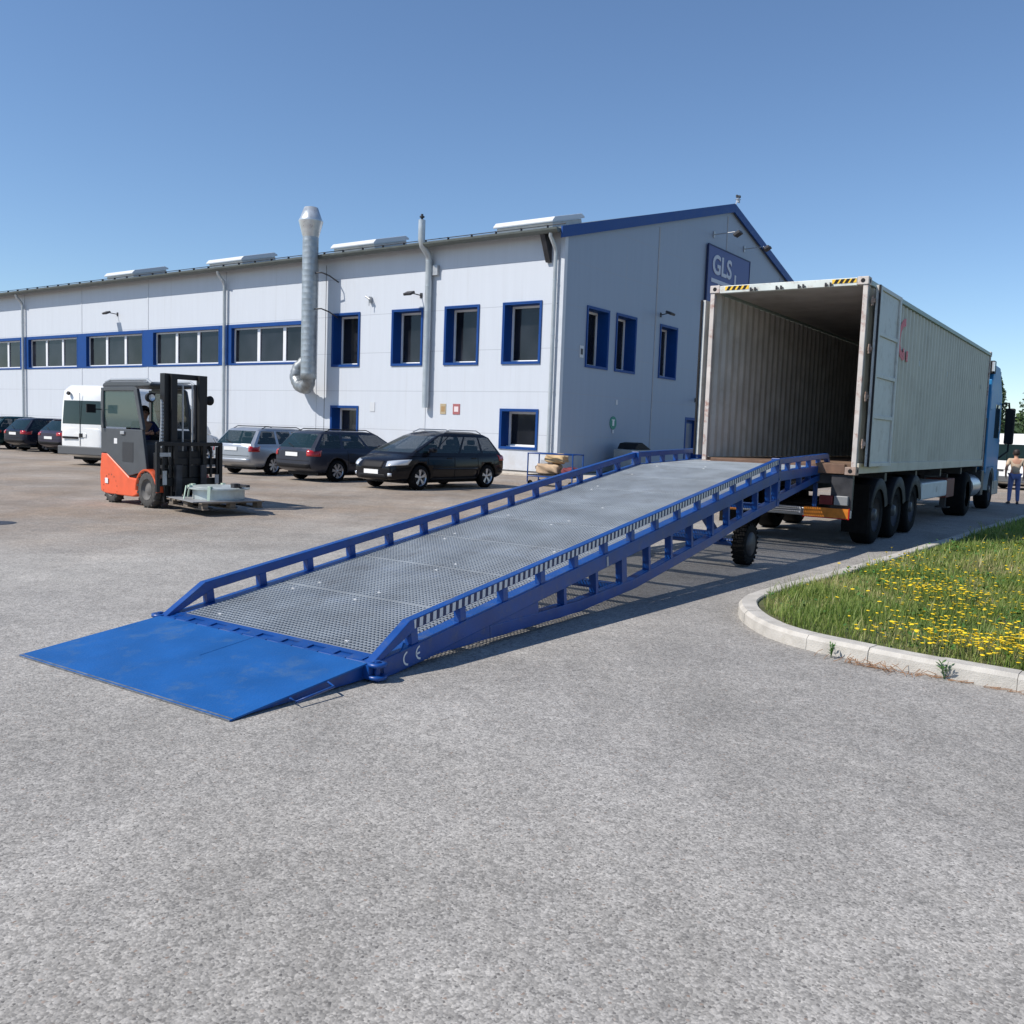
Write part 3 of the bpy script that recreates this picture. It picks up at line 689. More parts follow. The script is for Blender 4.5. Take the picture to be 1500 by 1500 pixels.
# hydraulic wheel axle and solid tyres
ax = MB(); wy, wz = 8.2, .29
ax.tube([(.2, wy, wz), (W - .2, wy, wz)], .05, 14); ax.box(.55, W - .55, wy - .08, wy + .08, wz - .02, wz + .12)
for x in (.42, W - .42):
    ax.prism([(wy - .10, wz), (wy + .10, wz), (wy - .55, kz - .50), (wy - .75, kz - .50)], 'X', x - .03, x + .03)
ax.build('wheel_axle', BLUE, T)
a = MB(); a.tube([(W / 2, wy, wz + .1), (W / 2, wy + .8, kz - .35)], .045, 12); a.tube([(W / 2, wy, wz + .1), (W / 2, wy + .35, wz + .35)], .06, 12); a.build('hydraulic_ram', STEEL, T)
def wheel_mb(r, wd, tread=0):
    m_ = MB(); e = .035 * (r / .3)
    m_.lathe([(r * .58, -wd / 2 + .01), (r - e * 1.2, -wd / 2), (r - e * .3, -wd / 2 + e * .5), (r, -wd / 2 + e * 1.2), (r, wd / 2 - e * 1.2), (r - e * .3, wd / 2 - e * .5), (r - e * 1.2, wd / 2), (r * .58, wd / 2 - .01)], (0, 0, 0), 'X', 40)
    if tread:
        for k in range(tread):
            a_ = 2 * math.pi * k / tread
            for sd_ in (-1, 1):
                mm = Matrix.Rotation(a_ + (0 if sd_ > 0 else math.pi / tread), 4, 'X')
                old = m_.M; m_.M = old @ mm; m_.box(min(sd_ * .01, sd_ * wd * .5), max(sd_ * .01, sd_ * wd * .5), -r * .05, r * .05, r * .93, r + r * .035); m_.M = old
    return m_
for x in (.09, W - .09):
    o = wheel_mb(.265, .17, 24).build('wheel', BLACK, T); o.location = (x, wy, .29)
    hb = MB(); hb.lathe([(.0, -.09), (.15, -.09), (.16, -.06), (.16, .06), (.15, .09), (0, .09)], (0, 0, 0), 'X', 20); h_ = hb.build('wheel_hub', DARKSTEEL, o)
# support legs near the container end
for x in (.12, W - .10):
    a = MB(); a.box(x - .03, x + .03, ky + 2.19, ky + 2.25, kz - .66, kz - .05); a.box(x - .045, x + .045, ky + 2.175, ky + 2.265, kz - .72, kz - .66); a.build('support_leg', BLUE, T, .004)
a = MB(); a.tube([(.0, ky + L2 - .18, kz - .02), (W, ky + L2 - .18, kz - .02)], .05, 14); a.build('end_roller', DARKSTEEL, T)

# ------------------------------------------------------------------ shipping container (local: x across (0 = right wall, -2.438 = left), y forward, z up)
CX, CY, CW, CZ = 5.044, 13.5635, .6085, 1.1483
K = thing('shipping_container', 'pale grey green high cube shipping container with its rear doors folded open', 'container', (CX, CY, CZ), -CW)
CWD, CL, CH = 2.438, 12.192, 2.896
def corr(x_out, inward, y0, y1, z0, z1, name, mo, mi):
    """trapezoid corrugated wall along y; x_out outermost x, inward = direction of depth"""
    m_ = MB(); pitch = .278; dep = .036; ys_ = []; y = y0
    while y < y1 - .001:
        for dy, d in ((0, 0), (.072, 0), (.139, 1), (.211, 1)):
            if y + dy < y1: ys_.append((y + dy, d))
        y += pitch
    ys_.append((y1, 0)); vs = []
    for q, d in ys_:
        x = x_out + inward * dep * d
        vs += [(x, q, z0), (x, q, z1), (x + inward * .004, q, z0), (x + inward * .004, q, z1)]
    m_.use(mo); m_.add(vs, [(4 * i, 4 * i + 4, 4 * i + 5, 4 * i + 1) for i in range(len(ys_) - 1)])
    m_.use(mi); m_.add(vs, [(4 * i + 2, 4 * i + 3, 4 * i + 7, 4 * i + 6) for i in range(len(ys_) - 1)])
    return m_.build(name, None, K, fix=False)
corr(-.03, -1, .18, CL - .17, .17, CH - .11, 'side_wall', CONT, CONTIN)
corr(-CWD + .03, 1, .18, CL - .17, .17, CH - .11, 'side_wall', CONT, CONTIN)
box_obj('front_wall', CONTIN, K, -CWD + .1, -.1, CL - .10, CL - .06, .1, CH - .08)
rfm = MB(); rfm.box(-CWD + .03, -.03, .10, CL - .1, CH - .055, CH - .045); rfm.build('roof', CONTIN, K)
box_obj('floor', PLY, K, -CWD + .05, -.05, .09, CL - .1, .12, .165)
for x in (-CWD, -.06): box_obj('top_rail', mat('rail_green_grey', (.30, .38, .34), .5, var=.12) if 'rail_green_grey' not in MATS else MATS['rail_green_grey'], K, x, x + .06, .178, CL - .178, CH - .105, CH - .03, .006)
for x in (-CWD, -.05): box_obj('bottom_rail', CONT, K, x, x + .05, .178, CL - .178, .02, .175, .006)
box_obj('door_header', CONTW, K, -CWD + .162, -.162, .0, .10, CH - .125, CH - .012, .006)
box_obj('door_sill', mat('sill_paint', (.15, .085, .055), .7, var=.3, vscale=8), K, -CWD + .162, -.162, .0, .14, .01, .155, .006)
POST = mat('post_paint', (.54, .49, .45), .55, 0, 0, var=.15, vscale=4, dirt=(.28, .10, .06), dscale=6, dirt_amt=.8)
for x in (-CWD, -.10):
    for y in (0, CL - .14): box_obj('corner_post', POST, K, (x + .004 if x < -1 else x + .026), (x + .074 if x < -1 else x + .096), y + .012, y + .075, .119, CH - .119, .006)
for x in (-CWD - .003, -.162 + .003):
    for y in (-.003, CL - .175):
        for z in (0, CH - .118):
            a = MB(); a.box(x, x + .162, y, y + .178, z, z + .118)
            co = a.build('corner_casting', RUST if z == 0 else POST, K, .008)
            h = MB(); h.lathe([(0, 0), (.032, 0)], (x + .081, (y - .002) if y < 1 else y + .18, z + .058), 'Y', 18, False)
            h.build('casting_hole', PLASTIC, co, fix=False)
            if x > -1:
                h = MB(); h.lathe([(0, 0), (.032, 0)], (x + .1645, y + .09, z + .058), 'X', 18, False); h.build('casting_hole', PLASTIC, co, fix=False)
# hazard strips at the ends of the header
for x0, x1 in ((-CWD + .25, -1.80), (-.52, -.17)):
    a = MB(); a.box(x0, x1, -.004, -.001, CH - .085, CH - .025); hz = a.build('hazard_strip', YELLOW, K)
    b = MB(); n_ = 4
    for i in range(n_):
        xx = x0 + .02 + i * (x1 - x0 - .04) / n_
        b.add([(xx, -.0055, CH - .085), (xx + .05, -.0055, CH - .085), (xx + .085, -.0055, CH - .025), (xx + .035, -.0055, CH - .025)], [(0, 1, 2, 3)])
    b.build('hazard_bars', PLASTIC, hz, fix=False)
for x in (-1.73, -1.32, -.98, -.575):
    a = MB()
    for dx in (-.045, .025): a.box(x + dx, x + dx + .018, -.03, -.001, CH - .12, CH - .065); a.box(x + dx, x + dx + .045, -.03, -.001, CH - .108, CH - .09)
    a.build('lock_keeper', DARKSTEEL, K)
# doors folded flat against the sides
DOORM = mat('door_inner_paint', (.54, .55, .53), .5, var=.08, vscale=4, dirt=(.25, .22, .18), dscale=5, dirt_amt=.4)
def cdoor(x0, x1, out, lab):
    d = MB(); y0, y1, z0, z1 = (.24, 1.60, .13, CH - .10) if out > 0 else (.01, 1.2, .2, CH - .22)
    d.box(x0, x1, y0, y1, z0, z1); do = d.build('door', DOORM, K, .004); do['label'] = lab
    f_ = MB(); xo = x1 if out > 0 else x0
    xa, xb = (xo, xo + .028) if out > 0 else (xo - .028, xo)
    f_.box(xa, xb, y0 + .001, y0 + .09, z0, z1); f_.box(xa, xb, y1 - .10, y1 - .001, z0, z1)
    for z in (z0, z0 + (z1 - z0) * .27, z0 + (z1 - z0) * .50, z0 + (z1 - z0) * .73, z1 - .06): f_.box(xa, xb - .004 * out if out > 0 else xb, y0 + .091, y1 - .101, z + .0, z + .06)
    f_.build('door_frame', DOORM, do, .006)
    gs = MB(); gs.box(xa + .0, xb, y0 - .03, y0 - .001, z0, z1); gs.build('door_gasket', PLASTIC, do)
    for yy in (y0 + .45, y0 + .95):
        lb = MB(); xm_ = x0 - .03 if out > 0 else x1 + .03; lb.tube([(xm_, yy, z0 - .02), (xm_, yy, z1 + .02)], .017, 8); lb.build('lock_rod', STEEL, do)
cdoor(.055, .10, 1, 'right door leaf folded against the long side'); cdoor(-CWD - .115, -CWD - .07, -1, 'left door leaf folded against the far side')
for z in (.4, 1.1, 1.8, 2.5):
    a = MB(); a.tube([(.02, .22, z), (.02, .22, z + .14)], .02, 8); a.box(.0, .06, .20, .31, z + .04, z + .10); a.build('door_hinge', RUST, K)
# remains of the red lettering on the side
REDL = mat('red_letter_paint', (.60, .02, .04), .5)
def ribbon(pts, wd, x):
    a = MB(); n_ = len(pts); vs = []
    for i_, p in enumerate(pts):
        p0 = Vector(pts[max(i_ - 1, 0)]); p1 = Vector(pts[min(i_ + 1, n_ - 1)]); d = (p1 - p0).normalized(); nr = Vector((-d.y, d.x)) * wd / 2
        vs += [(x, p[0] - nr.x, p[1] - nr.y), (x, p[0] + nr.x, p[1] + nr.y)]
    a.add(vs, [(2 * k, 2 * k + 2, 2 * k + 3, 2 * k + 1) for k in range(n_ - 1)]); a.build('red_letter', REDL, K, fix=False)
ribbon([(2.68, 2.54), (2.48, 2.50), (2.34, 2.40), (2.27, 2.26), (2.29, 2.12), (2.40, 2.0), (2.55, 1.96), (2.72, 1.98)], .13, -.027)
ribbon([(2.62, 1.93), (2.62, 2.10)], .10, -.0262); ribbon([(2.90, 1.90), (2.90, 2.08)], .14, -.027)
for y in (3.9, 6.6, 9.4, 11.0): box_obj('side_label', mat('pale_label', (.45, .48, .47), .5) if 'pale_label' not in MATS else MATS['pale_label'], K, -.0285, -.026, y, y + .07, 1.9, 2.0)

# ------------------------------------------------------------------ semi trailer chassis
TR = thing('semi_trailer', 'dark three axle container chassis under the container, orange board at its tail', 'trailer', (CX, CY, 0), -CW)
a = MB()
for x in (-.95, -1.55): a.box(x - .06, x + .06, .1, 11.8, .86, 1.145)
for y in (.15, 2.2, 4.6, 7.0, 9.5, 11.7): a.box(-2.35, -.09, y, y + .14, 1.0, 1.144)
a.build('chassis_frame', DARKSTEEL, TR)
TY = wheel_mb(.50, .34, 0)
def truck_wheel(parent, x, y, r=.48, wd=.34):
    m_ = wheel_mb(r, wd, 0); o = m_.build('wheel', BLACK, parent); o.location = (x, y, r)
    h = MB(); s_ = 1 if x > -1.2 else -1
    h.lathe([(0, .03 * s_), (.12, .03 * s_), (.14, -.02 * s_), (.22, -.05 * s_), (.29, .12 * s_), (.31, .16 * s_)], (0, 0, 0), 'X', 24)
    h.lathe([(0, .16 * s_), (.09, .16 * s_), (.11, .08 * s_), (.12, .04 * s_)], (0, 0, 0), 'X', 16)
    for q_ in range(10):
        a_ = q_ * .628; h.tube([(-.02 * s_, .17 * math.cos(a_), .17 * math.sin(a_)), (.04 * s_, .17 * math.cos(a_), .17 * math.sin(a_))], .013, 6)
    h.build('wheel_rim', mat('truck_rim', (.085, .085, .09), .5, .3, var=.2) if 'truck_rim' not in MATS else MATS['truck_rim'], o)
for y in (1.55, 2.88, 4.21):
    for x in (-.20, -2.24): truck_wheel(TR, x, y)
    a = MB(); a.tube([(-2.2, y, .5), (-.24, y, .5)], .07, 10); a.build('axle', DARKSTEEL, TR)
    for x in (-.20, -2.24):
        a = MB(); a.lathe([(.40, .20 if x > -1 else -.20), (.565, .21 if x > -1 else -.21), (.57, .20), (.57, -.20), (.555, -.20), (.555, .19)], (x, y, .5), 'X', 20, True, R(12), R(168)); a.build('mudguard', PLASTIC, TR)
for x in (-.20, -2.24):
    a = MB(); a.box(x - .20, x + .20, .90, .915, .22, .98); a.build('mud_flap', BLACK, TR)
a = MB(); a.box(-2.40, -.04, .02, .10, .50, .62); bp_ = a.build('bumper_bar', STEEL, TR, .01)
a = MB(); a.box(-.72, -.06, -.02, .015, .50, .64); a.box(-2.38, -1.72, -.02, .015, .50, .64); ob_ = a.build('orange_board', AMBER, TR); 
a = MB(); a.box(-.735, -.045, -.018, .012, .485, .498); a.box(-.058, -.045, -.018, .012, .5, .65); a.build('board_edge', RED, ob_)
a = MB(); a.box(-1.68, -.76, -.015, .015, .52, .63); lp_ = a.build('light_bar', mat('light_bar_grey', (.42, .42, .44), .4, .2), TR, .01)
for i in range(3):
    a = MB(); a.box(-1.64, -.80, -.019, -.0155, .54 + i * .03, .55 + i * .03); a.build('light_bar_slot', DARKSTEEL, lp_)
for x0 in (-.50, -2.36):
    a = MB(); a.box(x0, x0 + .20, -.02, .05, .69, .83); a.build('tail_light', mat('shaded_red_lens', (.13, .01, .012), .4) if 'shaded_red_lens' not in MATS else MATS['shaded_red_lens'], TR, .01)  # red lens colour darkened to paint in the shading at the tail
    a = MB(); a.box(x0 + .22, x0 + .42, -.02, .05, .69, .83); a.build('reversing_light', mat('shaded_clear_lens', (.22, .23, .24), .4) if 'shaded_clear_lens' not in MATS else MATS['shaded_clear_lens'], TR, .01)  # clear lens colour likewise darkened for shading
for x0 in (-.35, -2.4): box_obj('rear_bracket', DARKSTEEL, TR, x0, x0 + .31, .04, .12, .62, 1.14)
a = MB(); a.box(-.62, -.06, 5.15, 7.75, .56, .90); a.build('side_box', mat('white_box', (.62, .64, .63), .5, var=.1), TR, .03)
a = MB(); a.lathe([(0, 0), (.07, 0)], (-.055, 6.6, .74), 'X', 16, False); a.build('box_badge', STEEL, TR, fix=False)
a = MB(); a.box(-.55, -.1, 7.95, 8.9, .50, .92); a.build('tool_box', mat('red_brown_box', (.16, .045, .03), .6, var=.2), TR, .02)
for x in (-.35, -2.1):
    a = MB(); a.box(x - .06, x + .06, 9.0, 9.14, .25, 1.0); a.box(x - .14, x + .14, 8.95, 9.2, .22, .25); a.build('landing_leg', DARKSTEEL, TR)

# ------------------------------------------------------------------ tractor unit
TU = thing('truck_tractor', 'blue truck tractor at the far end of the container, only its tall cab edge showing', 'truck', (CX, CY, 0), -CW)
a = MB()
for x in (-.80, -1.65): a.box(x - .05, x + .05, 8.9, 14.6, .75, .98)
a.build('chassis_frame', DARKSTEEL, TU)
for x in (-.22, -2.22): truck_wheel(TU, x, 9.95, .52, .5)
for x in (-.15, -2.29): truck_wheel(TU, x, 13.55, .52, .34)
TB = mat('truck_blue', (.012, .20, .46), .5, 0, .05, var=.08)
cab = MB(); cab.prism([(12.75, .95), (12.75, 3.15), (13.1, 3.82), (14.1, 3.80), (14.85, 3.1), (15.0, 2.2), (15.05, .55), (14.2, .55), (14.15, 1.1), (13.0, 1.1), (12.95, .95)], 'X', -2.42, -.02)
cab_o = cab.build('cab', TB, TU, .05, 3)
a = MB(); a.box(-.05, .0, 12.72, 12.98, 2.62, 3.1); a.box(-.09, -.01, 12.66, 12.745, 1.5, 3.4); a.box(-2.4, -2.33, 12.66, 12.745, 1.5, 3.4); a.build('cab_fairing', TB, TU, .02)
a = MB(); a.prism([(13.75, 1.9), (14.55, 1.9), (14.62, 2.2), (14.5, 2.8), (13.75, 2.8)], 'X', -.021, -.012); a.build('side_window', CARGLASS, cab_o)
a = MB(); a.box(-2.3, -.14, 15.02, 15.05, 1.95, 2.95); a.build('windscreen', CARGLASS, cab_o)
a = MB(); a.box(-.25, .02, 13.9, 14.9, .35, .75); a.box(-.2, .015, 14.95, 15.12, .35, 1.0); a.build('cab_step', mat('silver_grey_trim', (.28, .31, .31), .4, .2), TU, .03)
a = MB(); a.lathe([(.60, -.2), (.60, .2), (.58, .2), (.58, -.2), (.60, -.2)], (-.17, 13.55, .52), 'X', 18, True, R(0), R(180)); a.build('wheel_arch', MATS['silver_grey_trim'], TU)
a = MB(); a.tube([(-.02, 14.9, 2.85), (.12, 15.15, 2.90), (.20, 15.18, 2.3), (.18, 15.15, 1.55), (-.02, 14.95, 1.35)], .025, 8); ma = a.build('mirror_arm', PLASTIC, TU)
a = MB(); a.box(.06, .30, 15.08, 15.2, 1.75, 2.75); a.build('mirror_housing', PLASTIC, ma, .04)
a = MB(); a.box(-.22, .02, 12.7, 12.95, 3.55, 3.88); ml_ = a.build('marker_lamp', PLASTIC, TU, .02)
a = MB(); a.box(-.03, .025, 12.6, 12.69, 3.6, 3.84); a.build('lamp_lens', CLEAR, ml_)
a = MB(); a.tube([(-.3, 10.9, .65), (-.3, 12.1, .65)], .30, 18); a.build('fuel_tank', ALLOY, TU)
a = MB(); a.box(-.45, -.02, 12.2, 12.6, .4, 1.05); a.tube([(-.1, 12.66, 1.0), (-.1, 12.66, 2.4)], .05, 10); a.build('battery_box', DARKSTEEL, TU, .02)

# ------------------------------------------------------------------ green island with kerb
outer = [(9.5, 2.2), (7.0, 3.55), (5.2, 4.75), (4.2, 5.45), (3.45, 6.02), (2.93, 6.45), (2.52, 6.86), (2.28, 7.15), (2.13, 7.50), (2.08, 7.88), (2.11, 8.32), (2.24, 8.75),
         (2.52, 9.2), (3.11, 9.93), (3.86, 10.83), (4.95, 12.25), (5.95, 13.55), (7.15, 15.1), (9.8, 18.6), (13.0, 22.8), (17.5, 28.6)]
def resample(pts, step):
    P2 = [Vector((*p, 0)) for p in pts]
    # Catmull-Rom then uniform resampling
    dense = []
    for i in range(len(P2) - 1):
        p0 = P2[max(i - 1, 0)]; p1 = P2[i]; p2 = P2[i + 1]; p3 = P2[min(i + 2, len(P2) - 1)]
        for k in range(24):
            t_ = k / 24; dense.append(.5 * ((2 * p1) + (-p0 + p2) * t_ + (2 * p0 - 5 * p1 + 4 * p2 - p3) * t_ ** 2 + (-p0 + 3 * p1 - 3 * p2 + p3) * t_ ** 3))
    dense.append(P2[-1]); out = [dense[0]]; acc = 0
    for a, b in zip(dense, dense[1:]):
        d = (b - a).length
        while acc + d >= step:
            f = (step - acc) / d; a = a.lerp(b, f); out.append(a.copy()); d = (b - a).length; acc = 0
        acc += d
    return out
kp = resample(outer, .10)
def norm_at(i):
    a = kp[max(i - 2, 0)]; b = kp[min(i + 2, len(kp) - 1)]; d = (b - a).normalized(); return Vector((d.y, -d.x, 0))  # to the island's inside
kb = MB(); KW = .17; KH = .115
prof = [(0, -.02), (.004, .085), (.03, KH), (KW - .01, KH), (KW, KH - .01), (KW, -.02)]
i = 0; stone_i = 0
while i < len(kp) - 3:
    ln = 9 if not (70 < i < 165) else 5
    j = min(i + ln, len(kp) - 1); js = random.uniform(-.004, .004); off = random.uniform(-.005, .005)
    rings = []
    for k in range(i, j + 1):
        p = kp[k].copy()
        if k == i or k == j:
            q = kp[min(i + 1, len(kp) - 1)] if k == i else kp[j - 1]; p = p + (q - p).normalized() * .0015
        n_ = norm_at(k); rings.append([p + n_ * (a + off) + Vector((0, 0, b + (js if b > 0 else 0))) for a, b in prof])
    m_ = len(prof); vs = [v for r_ in rings for v in r_]
    fs = [(a * m_ + b, a * m_ + (b + 1) % m_, (a + 1) * m_ + (b + 1) % m_, (a + 1) * m_ + b) for a in range(len(rings) - 1) for b in range(m_)]
    fs += [tuple(range(m_)), tuple(reversed(range((len(rings) - 1) * m_, len(rings) * m_)))]
    kb.add(vs, fs); i = j
tag(kb.build('kerb', KERBM), kind='structure')
# soil under the grass
inner = [kp[i] + norm_at(i) * (KW - .012) for i in range(0, len(kp), 3)]
poly = [(p.x, p.y) for p in inner] + [(60, 60), (90, 30), (40, -10), (14, -2)]
def inside(x, y, pl_):
    c = np.zeros(len(x), bool); n_ = len(pl_); j = n_ - 1
    for i in range(n_):
        xi, yi = pl_[i]; xj, yj = pl_[j]
        if yi != yj:
            c ^= ((yi > y) != (yj > y)) & (x < (xj - xi) * (y - yi) / (yj - yi) + xi)
        j = i
    return c
SOIL = mat('verge_soil', (.075, .085, .03), .95, var=.4, vscale=2.5, bump=.6, bscale=18, dirt=(.16, .13, .07), dscale=1.2, dirt_amt=.6)
gs = MB(); gs.add([(x, y, .085) for x, y in poly], [tuple(range(len(poly)))]); tag(gs.build('verge', SOIL, fix=False), kind='structure')

def grass_mat():
    m, t, b = node_mat('grass_blades')
    g_ = t.nodes.new('ShaderNodeNewGeometry'); tc = t.nodes.new('ShaderNodeTexCoord')
    cr = t.nodes.new('ShaderNodeValToRGB'); e = cr.color_ramp.elements
    e[0].position = 0; e[0].color = (.11, .17, .03, 1); e[1].position = 1; e[1].color = (.60, .50, .28, 1)
    for p, c in ((.35, (.17, .26, .045, 1)), (.6, (.27, .36, .075, 1)), (.8, (.40, .40, .14, 1))): k = e.new(p); k.color = c
    f = mathn(t, 'ADD', mathn(t, 'MULTIPLY', g_.outputs['Random Per Island'], .5), mrange(t, noise(t, tc.outputs['Object'], 1.1, 6, .65), .34, .66, 0, .62))
    t.links.new(f, cr.inputs[0]); t.links.new(cr.outputs[0], b.inputs['Base Color']); b.inputs['Roughness'].default_value = .55
    tl = t.nodes.new('ShaderNodeBsdfTranslucent'); t.links.new(cr.outputs[0], tl.inputs[0]); ad = t.nodes.new('ShaderNodeMixShader'); ad.inputs[0].default_value = .45
    t.links.new(b.outputs[0], ad.inputs[1]); t.links.new(tl.outputs[0], ad.inputs[2]); t.links.new(ad.outputs[0], t.nodes['Material Output'].inputs[0])
    return m
GRASS = grass_mat()
rng = np.random.default_rng(5)
inner2 = [kp[i] + norm_at(i) * (KW + .06) for i in range(0, len(kp), 3)]
poly2 = [(p.x, p.y) for p in inner2] + [(60, 60), (90, 30), (40, -10), (14, -2)]
def blades(n, x0, x1, y0, y1, hmin, hmax, wd, z0=.08, dens=None):
    x = rng.uniform(x0, x1, n * 3); y = rng.uniform(y0, y1, n * 3); k = inside(x, y, poly2)
    # keep only those inside a margin of the view frustum
    k &= (x < y * .72 + 2.0) & (y > 3)
    if dens is not None: k &= rng.random(len(x)) < dens(x, y)
    x, y = x[k][:n], y[k][:n]; n = len(x)
    clump = .5 + .5 * np.sin(x * 2.3 + 1.7 * np.sin(y * 1.9)) * np.sin(y * 2.7 + 1.3 * np.sin(x * 1.4))
    h = .72 * rng.uniform(hmin, hmax, n) * (.35 + .8 * clump) * rng.choice([1, 1, 1, 1.6], n); a = rng.uniform(0, 2 * np.pi, n); l = rng.uniform(.1, 1.0, n) * h
    dx, dy = np.cos(a), np.sin(a); wv = wd * rng.uniform(.6, 1.3, n)
    zz = np.full(n, z0)
    px, py = -dy * wv, dx * wv
    V = np.stack([np.stack([x - px, y - py, zz], 1), np.stack([x + px, y + py, zz], 1),
                  np.stack([x + px * .7 + dx * l * .35, y + py * .7 + dy * l * .35, zz + h * .6], 1), np.stack([x - px * .7 + dx * l * .35, y - py * .7 + dy * l * .35, zz + h * .6], 1),
                  np.stack([x + dx * l, y + dy * l, zz + h], 1)], 1).reshape(-1, 3)
    return V, n
def np_mesh(name, V, loops, sizes, m):
    me = bpy.data.meshes.new(name); me.vertices.add(len(V)); me.vertices.foreach_set('co', V.astype(np.float32).ravel())
    me.loops.add(len(loops)); me.loops.foreach_set('vertex_index', loops.astype(np.int32)); me.polygons.add(len(sizes))
    st_ = np.concatenate([[0], np.cumsum(sizes)[:-1]]); me.polygons.foreach_set('loop_start', st_.astype(np.int32)); me.polygons.foreach_set('loop_total', sizes.astype(np.int32))
    me.materials.append(m); me.update(calc_edges=True); me.validate()
    o = bpy.data.objects.new(name, me); C.objects.link(o); return o
VV = []; cnt = 0
for args in ((52000, 2, 7.5, 3.5, 11, .06, .17, .0035), (42000, 3, 12, 9, 17, .07, .20, .005), (26000, 6, 26, 15, 36, .10, .26, .010)):
    V, n = blades(*args); VV.append(V); cnt += n
V = np.concatenate(VV); base = np.arange(cnt)[:, None] * 5
loops = np.concatenate([base + np.array([0, 1, 2, 3]), base + np.array([3, 2, 4])], 1).ravel(); sizes = np.tile([4, 3], cnt)
tag(np_mesh('grass', V, loops, sizes, GRASS), 'rough green grass filling the kerbed island', 'grass', kind='stuff')
# broad leaved weeds
LEAFM = mat('weed_leaf', (.06, .15, .025), .5, var=.35, vscale=6)
lv = MB()
for k in range(420):
    for _ in range(30):
        x = random.uniform(2.4, 11); y = random.uniform(4.5, 17)
        if inside(np.array([x]), np.array([y]), poly)[0] and x < y * .72 + 1: break
    else: continue
    for q in range(7):
        a_ = random.uniform(0, 6.28); l_ = random.uniform(.025, .055); hz_ = .09 + random.uniform(0, .09); d = Vector((math.cos(a_), math.sin(a_), random.uniform(0, .8))) * l_; s_ = Vector((-d.y, d.x, 0)) * .35
        b_ = Vector((x + random.uniform(-.05, .05), y + random.uniform(-.05, .05), hz_)); lv.add([b_, b_ + d * .5 + s_, b_ + d, b_ + d * .5 - s_], [(0, 1, 2, 3)])
tag(lv.build('weeds', LEAFM, fix=False), 'low broad leaved weeds scattered through the island grass', 'weeds', kind='stuff')
# yellow flowers, clumped
FLY = mat('flower_yellow', (.85, .60, .015), .6, var=.25, vscale=30)
clumps = [(3.6, 6.5, .35, 95), (4.1, 6.6, .45, 110), (4.6, 7.0, .4, 60), (3.25, 6.75, .22, 35), (4.4, 8.9, .45, 45), (4.0, 8.1, .4, 30), (5.2, 9.7, .8, 35), (6.8, 11.0, .7, 45), (5.4, 8.1, .6, 50), (4.9, 11.2, .5, 16), (7.4, 12.6, .9, 40), (3.9, 7.3, .4, 24), (6.0, 7.9, .8, 50), (5.5, 5.9, .8, 60), (6.2, 9.6, 2.6, 120), (4.2, 8.2, 1.2, 40), (9.0, 14.5, 2.0, 60), (4.1, 9.1, .35, 34), (4.5, 10.1, .45, 30), (3.3, 7.3, .35, 22), (2.9, 6.9, .25, 14)]
fl = MB()
for cx_, cy_, r_, n_ in clumps:
    for k in range(int(n_ * 1.7)):
        x = random.gauss(cx_, r_ * .6); y = random.gauss(cy_, r_ * .6)
        if not inside(np.array([x]), np.array([y]), poly)[0]: continue
        zt = .08 + random.uniform(.07, .19); rr_ = random.uniform(.010, .021); tx, ty = random.uniform(-.5, .5), random.uniform(-.5, .5)
        fl.use(GRASS); fl.tube([(x, y, .08), (x + tx * .04, y + ty * .04, zt)], .0018, 3, False, False)
        fl.use(FLY); n6 = 7; c0 = Vector((x + tx * .04, y + ty * .04, zt)); vs = [c0 + Vector((0, 0, -.004))]
        for q in range(n6):
            a_ = 6.283 * q / n6; vs.append(c0 + Vector((math.cos(a_) * rr_, math.sin(a_) * rr_, .006 + .4 * rr_ * (math.cos(a_) * tx + math.sin(a_) * ty))))
        vs.append(c0 + Vector((0, 0, .009)))
        fl.add(vs, [(0, q + 1, (q + 1) % n6 + 1) for q in range(n6)] + [(n6 + 1, (q + 1) % n6 + 1, q + 1) for q in range(n6)])
tag(fl.build('flowers', None, fix=False), 'yellow flowers growing in clumps through the island grass', 'flowers', kind='stuff')
# dry twigs at the kerb foot
DRY = mat('dry_twig', (.30, .16, .08), .9, var=.3)
tw = MB()
for k in range(60):
    x = 2.66 + random.gauss(0, .16); y = 6.60 - (x - 2.66) * .8 - random.uniform(.02, .10); a_ = random.uniform(0, 6.28); l_ = random.uniform(.04, .16)
    tw.tube([(x, y, .006), (x + math.cos(a_) * l_ * .5, y + math.sin(a_) * l_ * .4, .012 + random.uniform(0, .03)), (x + math.cos(a_) * l_, y + math.sin(a_) * l_ * .7, .008 + random.uniform(0, .05))], .0022, 4)
tag(tw.build('dry_twigs', DRY), 'heap of reddish dry twigs lying on the tarmac against the kerb', 'twigs')
gr_ = MB()
for k in range(70):
    f = random.random(); x = 2.95 + f * 1.0; y = 6.40 - f * .80 - random.uniform(.0, .06); a_ = random.uniform(-.9, .2); l_ = random.uniform(.03, .10)
    gr_.tube([(x, y, .005), (x + math.cos(a_) * l_, y + math.sin(a_) * l_, .006 + random.uniform(0, .015))], .0018, 4)
tag(gr_.build('plant_litter', DRY), 'thin line of dry plant litter along the kerb near the right edge', 'litter', kind='stuff')
